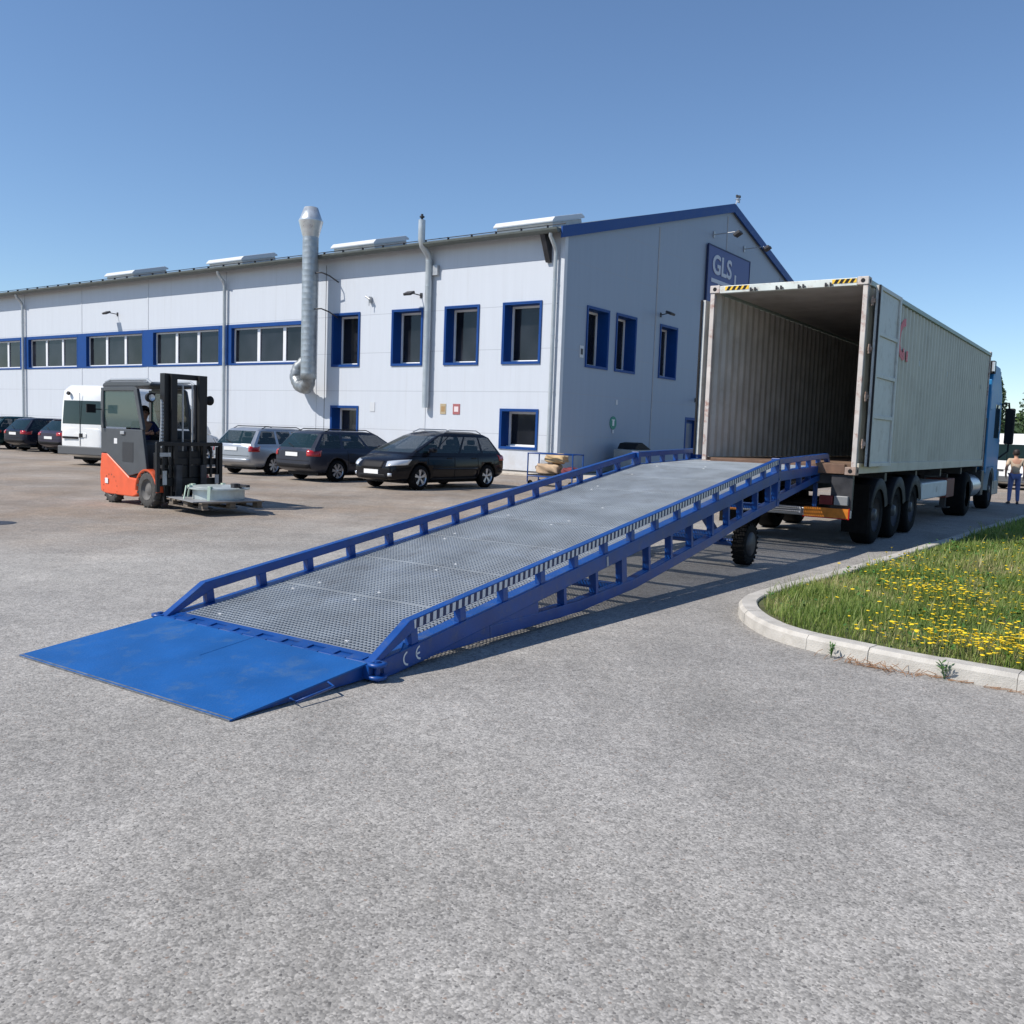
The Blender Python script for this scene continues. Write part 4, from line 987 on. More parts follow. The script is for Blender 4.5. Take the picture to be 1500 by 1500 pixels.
def sprig(x, y, h_, label):
    s_ = MB(); 
    for k in range(6):
        a_ = random.uniform(0, 6.28); tp = (x + math.cos(a_) * .04, y + math.sin(a_) * .04, h_ * random.uniform(.6, 1)); s_.tube([(x, y, 0), tp], .002, 4)
        for q in range(6):
            f = random.uniform(.3, 1); b_ = Vector((x, y, 0)).lerp(Vector(tp), f); d = Vector((random.uniform(-1, 1), random.uniform(-1, 1), .5)) * .02; s2 = Vector((-d.y, d.x, 0)) * .4
            s_.add([b_, b_ + d + s2, b_ + d * 2, b_ + d - s2], [(0, 1, 2, 3)])
    tag(s_.build('kerb_weed', LEAFM, fix=False), label, 'weed')
sprig(2.45, 6.83, .13, 'small weed sprouting at the kerb foot left of the dry twigs'); sprig(3.06, 6.30, .15, 'taller weed sprouting at the kerb foot right of the dry twigs')

# ------------------------------------------------------------------ trees and distant wood
def leaf_mat(nm, c1, c2):
    m, t, b = node_mat(nm); g_ = t.nodes.new('ShaderNodeNewGeometry')
    cr = t.nodes.new('ShaderNodeValToRGB'); cr.color_ramp.elements[0].color = (*c1, 1); cr.color_ramp.elements[1].color = (*c2, 1)
    t.links.new(g_.outputs['Random Per Island'], cr.inputs[0]); t.links.new(cr.outputs[0], b.inputs['Base Color']); b.inputs['Roughness'].default_value = .6; return m
LG = leaf_mat('pine_foliage', (.018, .045, .018), (.06, .11, .04)); LB = leaf_mat('broadleaf_foliage', (.03, .07, .015), (.10, .17, .04))
BARK = mat('bark', (.09, .065, .045), .9, var=.3, vscale=6)
def crown_mesh(kind, h, seed):
    r = np.random.default_rng(seed); n = 5200 if kind == 'pine' else 6500
    if kind == 'pine':
        z = r.uniform(.12, 1, n) ** .8; z = z * h; lay = .72 + .28 * np.abs(np.sin(z * 3.6 + r.uniform(-.3, .3, n)))
        rad = (1 - z / h) ** .85 * h * .24 * lay * r.uniform(.35, 1.05, n) + .05; a = r.uniform(0, 2 * np.pi, n); lob = 1 + .25 * np.sin(5 * a + z * 1.3)
        P3 = np.stack([np.cos(a) * rad * lob, np.sin(a) * rad * lob, z - rad * .18], 1); s = .12
    else:
        nb = 26; ctr = np.stack([r.normal(0, h * .15, nb), r.normal(0, h * .15, nb), h * .60 + r.normal(0, h * .14, nb)], 1); k = r.integers(0, nb, n)
        d = r.normal(0, 1, (n, 3)); d /= np.linalg.norm(d, axis=1)[:, None]; P3 = ctr[k] + d * (h * .12) * r.uniform(.5, 1.1, n)[:, None] ; s = .13
    u_ = r.normal(0, 1, (n, 3)); u_ /= np.linalg.norm(u_, axis=1)[:, None]; v_ = np.cross(u_, r.normal(0, 1, (n, 3))); v_ /= np.linalg.norm(v_, axis=1)[:, None]
    sz = r.uniform(.6, 1.5, n)[:, None] * s; u_ *= sz; v_ *= sz * .6
    V = np.stack([P3 - u_, P3 - v_, P3 + u_, P3 + v_], 1).reshape(-1, 3)
    return V, np.arange(4 * n), np.full(n, 4)
def tree(kind, x, y, h, seed, label, group='trees beyond the yard'):
    t = thing('pine_tree' if kind == 'pine' else 'broadleaf_tree', label, 'tree', (x, y, 0), random.uniform(0, 6), group)
    tr = MB(); tr.tube([(0, 0, 0), (.05, .02, h * .3), (0, .05, h * .6), (.02, 0, h * (.97 if kind == 'pine' else .75))], [h * .025, h * .02, h * .012, h * .002], 9)
    for q in range(9):
        a_ = random.uniform(0, 6.28); z_ = h * random.uniform(.25, .65); tr.tube([(0, 0, z_), (math.cos(a_) * h * .14, math.sin(a_) * h * .14, z_ + h * .08)], [h * .008, h * .002], 5)
    tr.build('trunk', BARK, t)
    V, l_, s_ = crown_mesh(kind, h, seed); o = np_mesh('crown', V, l_, s_, LG if kind == 'pine' else LB); o.parent = t; return t
tl_ = [('pine', 44, 78, 9.6, 1, 'tall dark pine just right of the blue truck cab'), ('broadleaf', 47, 80, 6.0, 2, 'rounded green tree low behind the white vehicle'), ('pine', 49.5, 82, 9.8, 3, 'dark pine at the right edge of the view, behind the person'),
       ('broadleaf', 45.5, 72, 5.2, 4, 'bright low tree between the mirror and the white vehicle'), ('pine', 52, 79, 9.0, 5, 'pine standing just outside the right edge'), ('broadleaf', 50, 71, 5.4, 6, 'green bushy tree beyond the verge at the right edge'),
       ('pine', 41.5, 80, 8.2, 7, 'smaller pine hidden mostly behind the truck cab'), ('pine', 56, 75, 9.5, 8, 'outermost pine of the row to the right')]
for kd, x, y, h_, sd_, lb in tl_: tree(kd, x, y, h_, sd_, lb)
r = np.random.default_rng(9); n = 26000
xx = r.uniform(20, 240, n); hh = (3.5 + 2.2 * np.sin(xx * .11) + 1.4 * np.sin(xx * .31 + 1)) ; zz = r.uniform(0, 1, n) ** .7 * (hh + r.uniform(-1, 1.2, n)); yy = 150 - (xx - 60) * .35 + r.uniform(-6, 6, n)
P3 = np.stack([xx, yy, np.abs(zz)], 1); u_ = r.normal(0, .75, (n, 3)); v_ = r.normal(0, .75, (n, 3))
V = np.stack([P3 - u_, P3 - v_, P3 + u_, P3 + v_], 1).reshape(-1, 3)
tag(np_mesh('far_wood', V, np.arange(4 * n), np.full(n, 4), LG), 'far wood forming a low green band behind the yard', 'wood', kind='stuff')

# ------------------------------------------------------------------ vehicles
from mathutils.bvhtree import BVHTree
def paint(name, col, metal, rough=.28):
    return mat(name, col, rough, metal, .22, var=.03, vscale=3, spec=.2)
def loft_body(st, mp):
    """st: (x, halfwidth, zbottom, ztop, crown)"""
    m_ = MB(); rings = []
    for (x, w_, zb, zt, c) in st:
        h = zt - zb
        half = [(0, zb), (.80 * w_, zb), (.95 * w_, zb + .08 * h), (1.0 * w_, zb + .30 * h), (1.0 * w_, zb + .62 * h), (.975 * w_, zt - .07 * h), (.90 * w_, zt), (.5 * w_, zt + c), (0, zt + c * 1.15)]
        ring = [(x, y, z) for y, z in half] + [(x, -y, z) for y, z in reversed(half[1:-1])]; rings.append(ring)
    n = len(rings[0]); vs = [p for r_ in rings for p in r_]
    fs = [(i * n + k, i * n + (k + 1) % n, (i + 1) * n + (k + 1) % n, (i + 1) * n + k) for i in range(len(rings) - 1) for k in range(n)]
    m_.add(vs, fs, True)
    h = n // 2
    for ri in (0, len(rings) - 1):   # quad caps
        o_ = ri * n
        capf = [(o_ + k, o_ + k + 1, o_ + (n - k - 1) % n, o_ + (n - k) % n) for k in range(1, h)]
        capf = [(o_, o_ + 1, o_ + n - 1)] + [(o_ + k, o_ + k + 1, o_ + n - k - 1, o_ + n - k) for k in range(1, h - 1)] + [(o_ + h - 1, o_ + h, o_ + h + 1)]
        for f in capf: m_.f.append(f); m_.m.append(0); m_.sm.append(True)
    return m_
def make_car(p, label, name='parked_car', cat='car', group=None):
    root = thing(name, label, cat, (0, 0, 0), 0, group)
    L, Wd, H = p['L'], p['W'], p['H']; wb = p['wb']; hw = Wd / 2; belt = p['belt']; r = p['r']; ax_ = p.get('ax', 0.0)
    cow = p['cowl']; hood = p['hood']; nose = p['nose']; PM = p['paint']
    st = [(-L / 2, .80 * hw, .46, belt - p.get('tail', .14), .0), (-L / 2 + .05, .90 * hw, .34, belt - p.get('tail', .14) * .6, .02), (-L / 2 + .28, .975 * hw, .24, belt, .02), (-L / 2 + .75, hw, .20, belt, .02),
          (-.1, hw, .18, belt - .02, .02), (cow - .1, .995 * hw, .18, belt - .035, .03), (cow + .25, .985 * hw, .19, hood, .045), (L / 2 - .55, .95 * hw, .21, hood - .05, .05),
          (L / 2 - .22, .87 * hw, .22, nose + .04, .04), (L / 2 - .06, .76 * hw, .26, nose - .06, .02), (L / 2, .62 * hw, .36, nose - .18, .0)]
    bd = loft_body(st, PM).build('body', PM, root, sub=2)
    bd.data.materials.append(PLASTIC)
    # wheel arches
    cut = MB(); cut.mats = []; 
    for x in (-wb / 2 + ax_, wb / 2 + ax_):
        for s_ in (-1, 1): cut.lathe([(0, -.17), (r + .055, -.17), (r + .055, .17), (0, .17)], (x, s_ * (hw - .08), r + .01), 'Y', 28, False)
    co = cut.build('arch_cutter', PLASTIC, None)
    md = bd.modifiers.new('arch', 'BOOLEAN'); md.operation = 'DIFFERENCE'; md.object = co; md.solver = 'EXACT'
    try: md.material_mode = 'TRANSFER'
    except Exception: pass
    dg_ = bpy.context.evaluated_depsgraph_get(); dg_.update()
    me = bpy.data.meshes.new_from_object(bd.evaluated_get(dg_)); me.name = 'body'; bd.modifiers.clear(); bd.data = me; bpy.data.objects.remove(co)
    bvh = BVHTree.FromPolygons([v.co.copy() for v in me.vertices], [tuple(q.vertices) for q in me.polygons])
    def hit(o_, d):
        h_ = bvh.ray_cast(Vector(o_), Vector(d).normalized()); return h_[0], h_[1]
    def patch(nm, m_, d, corners, off=.006, nu=8, nv=5, parent=bd):
        """project a quad given by 4 far points along d on the body"""
        d = Vector(d).normalized(); c4 = [Vector(c) for c in corners]; pts = []
        for j in range(nv + 1):
            for i_ in range(nu + 1):
                u_, v_ = i_ / nu, j / nv; q = c4[0].lerp(c4[1], u_).lerp(c4[3].lerp(c4[2], u_), v_); h_, nn = hit(q - d * 3, d)
                if h_ is None: return None
                pts.append(h_ - d * off)
        b_ = MB(); b_.add(pts, [(j * (nu + 1) + i_, j * (nu + 1) + i_ + 1, (j + 1) * (nu + 1) + i_ + 1, (j + 1) * (nu + 1) + i_) for j in range(nv) for i_ in range(nu)], True)
        o_ = b_.build(nm, m_, parent, fix=False); so = o_.modifiers.new('thick', 'SOLIDIFY'); so.thickness = .012; so.offset = 0; return o_
    # greenhouse
    lv_ = p['levels']     # (z, xr, xf, hw)
    fsd = p['pill']       # side fractions
    ringn = None; rings = []
    for (z, xr, xf, w_) in lv_:
        ring = []
        for y in (-.86, -.45, .0, .45, .86): ring.append((xr - .05 * (1 - (y / .86) ** 2), y * w_, z))
        for f in fsd: ring.append((xr + (xf - xr) * f, w_ * (1 - .05 * max(0, (f - .8) / .2) ** 2 - .03 * max(0, (.15 - f) / .15)), z))
        for y in (.86, .45, .0, -.45, -.86): ring.append((xf + .09 * (1 - (y / .86) ** 2), y * w_, z))
        for f in reversed(fsd): ring.append((xr + (xf - xr) * f, -w_ * (1 - .05 * max(0, (f - .8) / .2) ** 2 - .03 * max(0, (.15 - f) / .15)), z))
        rings.append(ring)
    n = len(rings[0]); ns = len(fsd); vs = [q for r_ in rings for q in r_]
    gh = MB(); gh.use(PM); gls = MB(); gls.v = list(vs); gh.v = list(vs)
    side_glass = p['glass']; rear_glass = p.get('rear_glass', True)
    names_ = {}
    for i_ in range(len(rings) - 1):
        for k in range(n):
            f = (i_ * n + k, i_ * n + (k + 1) % n, (i_ + 1) * n + (k + 1) % n, (i_ + 1) * n + k)
            isg = None
            if i_ == 1:
                if k < 4: isg = 'rear_window' if rear_glass else None
                elif 5 + ns <= k < 5 + ns + 4: isg = 'windscreen'
                elif 5 <= k < 5 + ns - 1 and (k - 5) in side_glass: isg = ('side_window', 'L', k - 5)
                elif 5 + ns + 5 <= k < 5 + ns + 5 + ns - 1 and (ns - 2 - (k - 10 - ns)) in side_glass: isg = ('side_window', 'R', ns - 2 - (k - 10 - ns))
            if isg: names_.setdefault(isg, []).append(f)
            else: gh.f.append(f); gh.m.append(0); gh.sm.append(i_ >= 2)
    top = (len(rings) - 1) * n
    gh.f.append(tuple(top + k for k in range(n))); gh.m.append(0); gh.sm.append(True)
    go = gh.build('cabin', None, root)
    for key, fl_ in names_.items():
        q = MB(); q.v = list(vs); q.f = fl_; q.m = [0] * len(fl_); q.sm = [True] * len(fl_)
        nm = key if isinstance(key, str) else key[0]
        GM = SCREENGLASS if nm == 'windscreen' else CARGLASS
        bm = bmesh.new(); o_ = q.build(nm, GM, go, fix=False)
        bm.from_mesh(o_.data); bmesh.ops.delete(bm, geom=[v for v in bm.verts if not v.link_faces], context='VERTS'); bm.to_mesh(o_.data); bm.free()
    SCREENGLASS.node_tree.nodes['Principled BSDF'].inputs['Alpha'].default_value = .7
    z1_ = lv_[0][0]; dsh = MB(); dsh.box(lv_[1][1] + .12, lv_[1][2] - .12, -lv_[1][3] * .93, lv_[1][3] * .93, z1_ + .03, belt + .065); dsh.build('parcel_shelf', PLASTIC, go)
    for xx_ in ((lv_[3][2] - .55), (lv_[3][2] - 1.45)):
        for s_ in (-1, 1):
            se = MB(); se.box(xx_ - .06, xx_ + .06, s_ * .36 - .22, s_ * .36 + .22, z1_ + .02, belt + .20); se.box(xx_ - .05, xx_ + .04, s_ * .36 - .12, s_ * .36 + .12, belt + .22, belt + .36); se.build('seat', PLASTIC, go, .03)
    # wheels
    for x in (-wb / 2 + ax_, wb / 2 + ax_):
        for s_ in (-1, 1):
            ty = MB(); wd = .20
            ty.lathe([(r * .66, -wd / 2), (r * .93, -wd / 2), (r, -wd / 2 + .03), (r, wd / 2 - .03), (r * .93, wd / 2), (r * .66, wd / 2)], (0, 0, 0), 'Y', 32)
            w_ = thing('wheel', None, None, (x, s_ * (hw - .115), r)); w_.parent = root
            ty.build('tyre', BLACK, w_)
            rm_ = MB(); e = s_
            rm_.lathe([(r * .67, e * .095), (r * .64, e * .085), (r * .60, e * .04), (r * .60, -e * .05)], (0, 0, 0), 'Y', 32)
            rm_.lathe([(0, e * .075), (.05, e * .075), (.055, e * .06)], (0, 0, 0), 'Y', 16)
            for q in range(p.get('spokes', 5)):
                a_ = 2 * math.pi * q / p.get('spokes', 5) + .3
                for da in (-.13, .13):
                    rm_.bar((.03 * math.cos(a_), e * .065, .03 * math.sin(a_)), (r * .66 * math.cos(a_ + da), e * .075, r * .66 * math.sin(a_ + da)), .035, .02, (0, 1, 0))
            rm_.build('rim', ALLOY, w_)
            dk = MB(); dk.lathe([(0, e * .02), (r * .6, e * .02)], (0, 0, 0), 'Y', 24, False); dk.build('brake_disc', DARKSTEEL, w_, fix=False)
    # lamps, plates, grille, strips
    for s_ in (-1, 1):
        z0, z1, yy = p['tl']
        patch('tail_light', RED, (1, -s_ * .55, 0), [(-L / 2 + .02, s_ * (hw - yy), z0), (-L / 2 + .28, s_ * (hw), z0), (-L / 2 + .28, s_ * hw, z1), (-L / 2 + .02, s_ * (hw - yy), z1)], .008)
        z0, z1, yy = p['hl']
        patch('headlight', CLEAR, (-1, -s_ * .75, -.1), [(L / 2 - .05, s_ * (hw - yy), z0), (L / 2 - .42, s_ * (hw - .02), z0 + .06), (L / 2 - .58, s_ * (hw - .02), z1 + .06), (L / 2 - .10, s_ * (hw - yy), z1)], .006)
        patch('fog_light', CLEAR, (-1, -s_ * .3, 0), [(L / 2 - .05, s_ * (hw - .34), .36), (L / 2 - .1, s_ * (hw - .24), .36), (L / 2 - .1, s_ * (hw - .24), .44), (L / 2 - .05, s_ * (hw - .34), .44)], .005, 2, 2)
        # side details
        for xs_ in p['seams']:
            patch('door_seam', PLASTIC, (0, -s_, 0), [(xs_ - .006, s_ * hw, .32), (xs_ + .006, s_ * hw, .32), (xs_ + .006, s_ * hw, belt - .05), (xs_ - .006, s_ * hw, belt - .05)], .001, 1, 8)
        patch('side_sill', PLASTIC, (0, -s_, 0), [(-wb / 2 + ax_ + r + .1, s_ * hw, .225), (wb / 2 + ax_ - r - .1, s_ * hw, .225), (wb / 2 + ax_ - r - .1, s_ * hw, .30), (-wb / 2 + ax_ + r + .1, s_ * hw, .30)], .004, 8, 2)
        if p.get('strip', True): patch('side_moulding', PM if p.get('strip') == 'body' else PLASTIC, (0, -s_, 0), [(-wb / 2 + ax_ + r + .12, s_ * hw, .52), (wb / 2 + ax_ - r - .12, s_ * hw, .52), (wb / 2 + ax_ - r - .12, s_ * hw, .57), (-wb / 2 + ax_ + r + .12, s_ * hw, .57)], .008, 8, 1)
        for xh in p['handles']:
            h_, nn = hit((xh, s_ * 3, belt - .13), (0, -s_, 0))
            if h_ is not None: hb = MB(); hb.M = Matrix.Translation(h_); hb.box(-.09, .09, -.025, .025, -.014, .014); hb.build('door_handle', PM, bd, .008)
        mx_ = cow - .42; mr = MB(); mr.M = Matrix.Translation((mx_, s_ * (hw + .05), belt + .08)); mr.box(-.07, .09, -.09, .09, -.06, .07); mo_ = mr.build('mirror', PM, go, .035, 3)
        mg = MB(); mg.M = mr.M.copy(); mg.box(-.074, -.071, -.07, .07, -.045, .055); mg.build('mirror_glass', CARGLASS, mo_)
        ma_ = MB(); ma_.M = mr.M.copy(); ma_.box(-.02, .04, -s_ * .16 if s_ > 0 else .06, -.06 if s_ > 0 else .16, -.06, -.03); ma_.build('mirror_foot', PLASTIC, mo_)
        if p.get('rails', False):
            z_ = lv_[-1][0] - .01; w_ = lv_[-2][3]; xr, xf = lv_[-2][1] - .05, lv_[-2][2] + .15
            rl_ = MB(); rl_.tube([(xr + .15, s_ * w_ * .93, z_ - .04), (xr + .35, s_ * w_ * .93, z_ + .045), (xf - .45, s_ * w_ * .93, z_ + .045), (xf - .2, s_ * w_ * .93, z_ - .04)], .014, 8); rl_.build('roof_rail', PLASTIC if p['rails'] == 'black' else STEEL, go)
    patch('front_grille', PLASTIC, (-1, 0, 0), [(L / 2, -hw * .42, p['gr'][0]), (L / 2, hw * .42, p['gr'][0]), (L / 2, hw * .42, p['gr'][1]), (L / 2, -hw * .42, p['gr'][1])], .004)
    patch('lower_intake', PLASTIC, (-1, 0, 0), [(L / 2, -hw * .6, .28), (L / 2, hw * .6, .28), (L / 2, hw * .52, .40), (L / 2, -hw * .52, .40)], .004)
    patch('rear_bumper_trim', p.get('bumper', PLASTIC), (1, 0, 0), [(-L / 2, -hw * .84, .38), (-L / 2, hw * .84, .38), (-L / 2, hw * .84, .50), (-L / 2, -hw * .84, .50)], .010)
    patch('tailgate_seam', PLASTIC, (1, 0, 0), [(-L / 2, -hw * .8, .585), (-L / 2, hw * .8, .585), (-L / 2, hw * .8, .597), (-L / 2, -hw * .8, .597)], .001, 8, 1)
    h_, nn = hit((3 + L / 2, 0, .45), (-1, 0, 0))
    if h_ is not None: box_obj('number_plate', PLATEW, bd, h_.x, h_.x + .015, -.26, .26, .405, .515)
    zp = p['rp']; h_, nn = hit((-3 - L / 2, 0, zp), (1, 0, 0))
    if h_ is not None: box_obj('number_plate', PLATEW, bd, h_.x - .02, h_.x - .004, -.26, .26, zp - .055, zp + .055)
    if rear_glass == True and p.get('wiper', True):
        wp = MB(); z1_, xr1 = lv_[1][0], lv_[1][1]; z2_, xr2 = lv_[2][0], lv_[2][1]; f = .12; wp.tube([(xr1 - .07, 0, z1_ + .02), (xr1 + (xr2 - xr1) * .3 - .06, .35, z1_ + (z2_ - z1_) * .3)], .01, 6); wp.build('rear_wiper', PLASTIC, go)
    if p.get('spoiler'):
        z3, xr3, _, w3 = lv_[3]; sp = MB(); sp.prism([(xr3 - .16, z3 + .005), (xr3 + .15, z3 + .03), (xr3 + .15, z3 - .01), (xr3 - .15, z3 - .02)], 'Y', -w3 * .85, w3 * .85); sp.build('roof_spoiler', PM, go, .01)
    ub = MB(); ub.box(-L / 2 + .4, L / 2 - .5, -hw + .22, hw - .22, .17, .30); ub.build('underbody', PLASTIC, root)
    return root
def put(root, heading_deg, wheel_world, local):
    """place the car so that local point lands on world point; heading measured from +Y clockwise"""
    a_ = R(90 - heading_deg); c, s = math.cos(a_), math.sin(a_); lx, ly = local
    root.rotation_euler = (0, 0, a_); root.location = (wheel_world[0] - (c * lx - s * ly), wheel_world[1] - (s * lx + c * ly), 0)
BLK = paint('black_car_paint', (.006, .006, .009), 0.0, .2); DGR = paint('dark_grey_car_paint', (.05, .056, .075), .5, .32); SIL = paint('silver_car_paint', (.42, .45, .49), .6, .32)
NVY = paint('dark_navy_car_paint', (.012, .018, .035), .3, .25); DPL = paint('plum_grey_car_paint', (.06, .055, .085), .5, .3); WHT = mat('white_van_paint', (.80, .81, .80), .35, 0, .5, var=.03)
TEAL = paint('dark_teal_car_paint', (.012, .045, .055), .4, .25)
estate = dict(L=4.55, W=1.76, H=1.47, wb=2.62, r=.31, belt=.93, cowl=1.12, hood=.90, nose=.78, tail=.06, ax=-.02, paint=DGR,
    levels=[(.86, -2.20, 1.22, .84), (.95, -2.16, 1.13, .80), (1.34, -1.80, .42, .655), (1.40, -1.70, .28, .62), (1.445, -1.35, -.05, .48)],
    pill=[.02, .055, .30, .335, .60, .635, .955, .985], glass=(1, 3, 5), tl=(.72, .90, .26), hl=(.60, .72, .42), seams=(-.95, -.05, .93), handles=(-.80, .12), gr=(.58, .70), rp=.76, rails='black', spokes=7)
comp = dict(L=4.50, W=1.815, H=1.56, wb=2.708, r=.325, belt=.96, cowl=1.38, hood=.90, nose=.74, tail=.05, ax=-.02, paint=BLK,
    levels=[(.88, -2.12, 1.66, .87), (.97, -2.07, 1.52, .83), (1.40, -1.70, .50, .665), (1.48, -1.50, .22, .61), (1.55, -1.05, -.18, .45)],
    pill=[.02, .05, .235, .265, .50, .53, .80, .82, .96, .985], glass=(1, 3, 5, 7), tl=(.76, .93, .16), hl=(.60, .74, .42), seams=(-.95, .02, 1.05), handles=(-.78, .22), gr=(.56, .74), rp=.78, rails='silver', strip='body', spokes=5)
hatch = dict(L=4.2, W=1.77, H=1.48, wb=2.55, r=.31, belt=.93, cowl=1.02, hood=.90, nose=.78, tail=.08, ax=.02, paint=NVY,
    levels=[(.86, -2.02, 1.12, .85), (.96, -1.99, 1.02, .81), (1.36, -1.55, .30, .66), (1.42, -1.42, .15, .62), (1.47, -1.1, -.2, .48)],
    pill=[.02, .06, .22, .26, .56, .59, .955, .985], glass=(1, 3, 5), tl=(.74, .92, .36), hl=(.60, .72, .42), seams=(-.85, .02, .9), handles=(-.7, .2), gr=(.58, .70), rp=.66, rails=False, spoiler=True, spokes=5)
G_ = 'cars parked along the workshop'
c = make_car(comp, 'black compact estate car with alloy wheels, parked nose towards the yard near the corner', group=G_); put(c, 218, (-2.47, 23.9), (comp['wb'] / 2 - .02, comp['W'] / 2 - .1))
c = make_car(estate, 'dark grey estate car seen from behind, next to the black nose-out car', group=G_); put(c, 38, (-5.05, 26.1), (-estate['wb'] / 2 - .02, -estate['W'] / 2 + .1))
e2 = dict(estate, paint=SIL, strip=True, H=1.46, rails='black', tl=(.72, .90, .18), rp=.80, bumper=SIL)
c = make_car(e2, 'silver estate car seen from behind with black roof rails, left of the dark grey estate', group=G_); put(c, 28, (-7.42, 28.2), (-estate['wb'] / 2 - .02, -estate['W'] / 2 + .1))
sx = lambda px: (px - 750) / 1345.03
c = make_car(dict(hatch, paint=DPL), 'plum grey hatchback parked directly left of the white van', group=G_); put(c, 30, (-18.55, 37.6), (-2.08, -.80))
c = make_car(dict(estate, paint=NVY, rails=False, tl=(.74, .92, .34)), 'near black car second from the left edge of the row', group=G_); put(c, 32, (-20.75, 39.0), (-2.2, -.80))
c = make_car(dict(hatch, paint=TEAL), 'dark teal car cut by the left edge of the view', group=G_); put(c, 34, (-22.9, 40.4), (-2.08, -.80))
# vans
van = dict(L=5.3, W=1.99, H=2.5, wb=3.15, r=.34, belt=1.22, cowl=1.65, hood=1.12, nose=.98, tail=.0, ax=.05, paint=WHT,
    levels=[(1.10, -2.60, 2.02, .985), (1.34, -2.60, 1.90, .97), (2.10, -2.57, 1.10, .92), (2.42, -2.54, .75, .88), (2.60, -2.42, .30, .74)],
    pill=[.01, .03, .30, .34, .68, .70, .945, .985], glass=(5,), tl=(.80, 1.14, .10), hl=(.74, .92, .3), seams=(-.9, .5, 1.45), handles=(-.2, .75), gr=(.66, .84), rp=.98, rails=False, wiper=False, strip=True, spokes=6)
v = make_car(van, 'white panel van seen from behind, parked behind the forklift', 'white_van', 'van'); v.scale = (1.12, 1, 1); put(v, 22, (-13.25, 29.6), (-2.6 * 1.12, -.90))
a = MB(); a.box(-2.68, -2.60, -.97, .97, .34, .62); a.build('rear_bumper', mat('bumper_grey', (.10, .105, .11), .6), v, .03)
a = MB(); a.box(-2.664, -2.655, -.006, .006, .64, 2.35); a.build('door_gap', PLASTIC, v)
a = MB(); a.box(-2.68, -2.655, .10, .75, .86, .93); a.box(-2.68, -2.655, -.12, .02, .92, 1.04); a.build('door_trim', PLASTIC, v)
a = MB(); a.tube([(-2.62, .5, 2.32), (-2.68, .5, 2.34)], .06, 10); a.build('rear_lamp', PLASTIC, v)
v2 = copy_tree(v); v2['label'] = 'white van with pale sides parked far off behind the standing person at the right edge'; v2['category'] = 'van'
v2.location = (22.1, 38.2, 0); v2.rotation_euler = (0, 0, R(28)); v2.scale = (1.0, .92, .86)

# ------------------------------------------------------------------ people
def skin_mesh(name, verts, edges, m_, parent=None, sub=2, root=0):
    me = bpy.data.meshes.new(name); me.from_pydata([v_[:3] for v_ in verts], edges, []); me.materials.append(m_)
    o = bpy.data.objects.new(name, me); C.objects.link(o)
    if parent: o.parent = parent
    sk = o.modifiers.new('skin', 'SKIN'); sk.use_smooth_shade = True
    if not me.skin_vertices: me.attributes.new if False else None
    sv = me.skin_vertices[0].data
    for i_, v_ in enumerate(verts):
        r_ = v_[3] if isinstance(v_[3], tuple) else (v_[3], v_[3]); sv[i_].radius = r_; sv[i_].use_root = (i_ == root)
    s_ = o.modifiers.new('sub', 'SUBSURF'); s_.levels = sub; s_.render_levels = sub
    dg_ = bpy.context.evaluated_depsgraph_get(); dg_.update()
    me2 = bpy.data.meshes.new_from_object(o.evaluated_get(dg_)); me2.name = name; o.modifiers.clear(); o.data = me2
    if len(me2.materials) == 0: me2.materials.append(m_)
    me2.polygons.foreach_set('use_smooth', [True] * len(me2.polygons)); return o
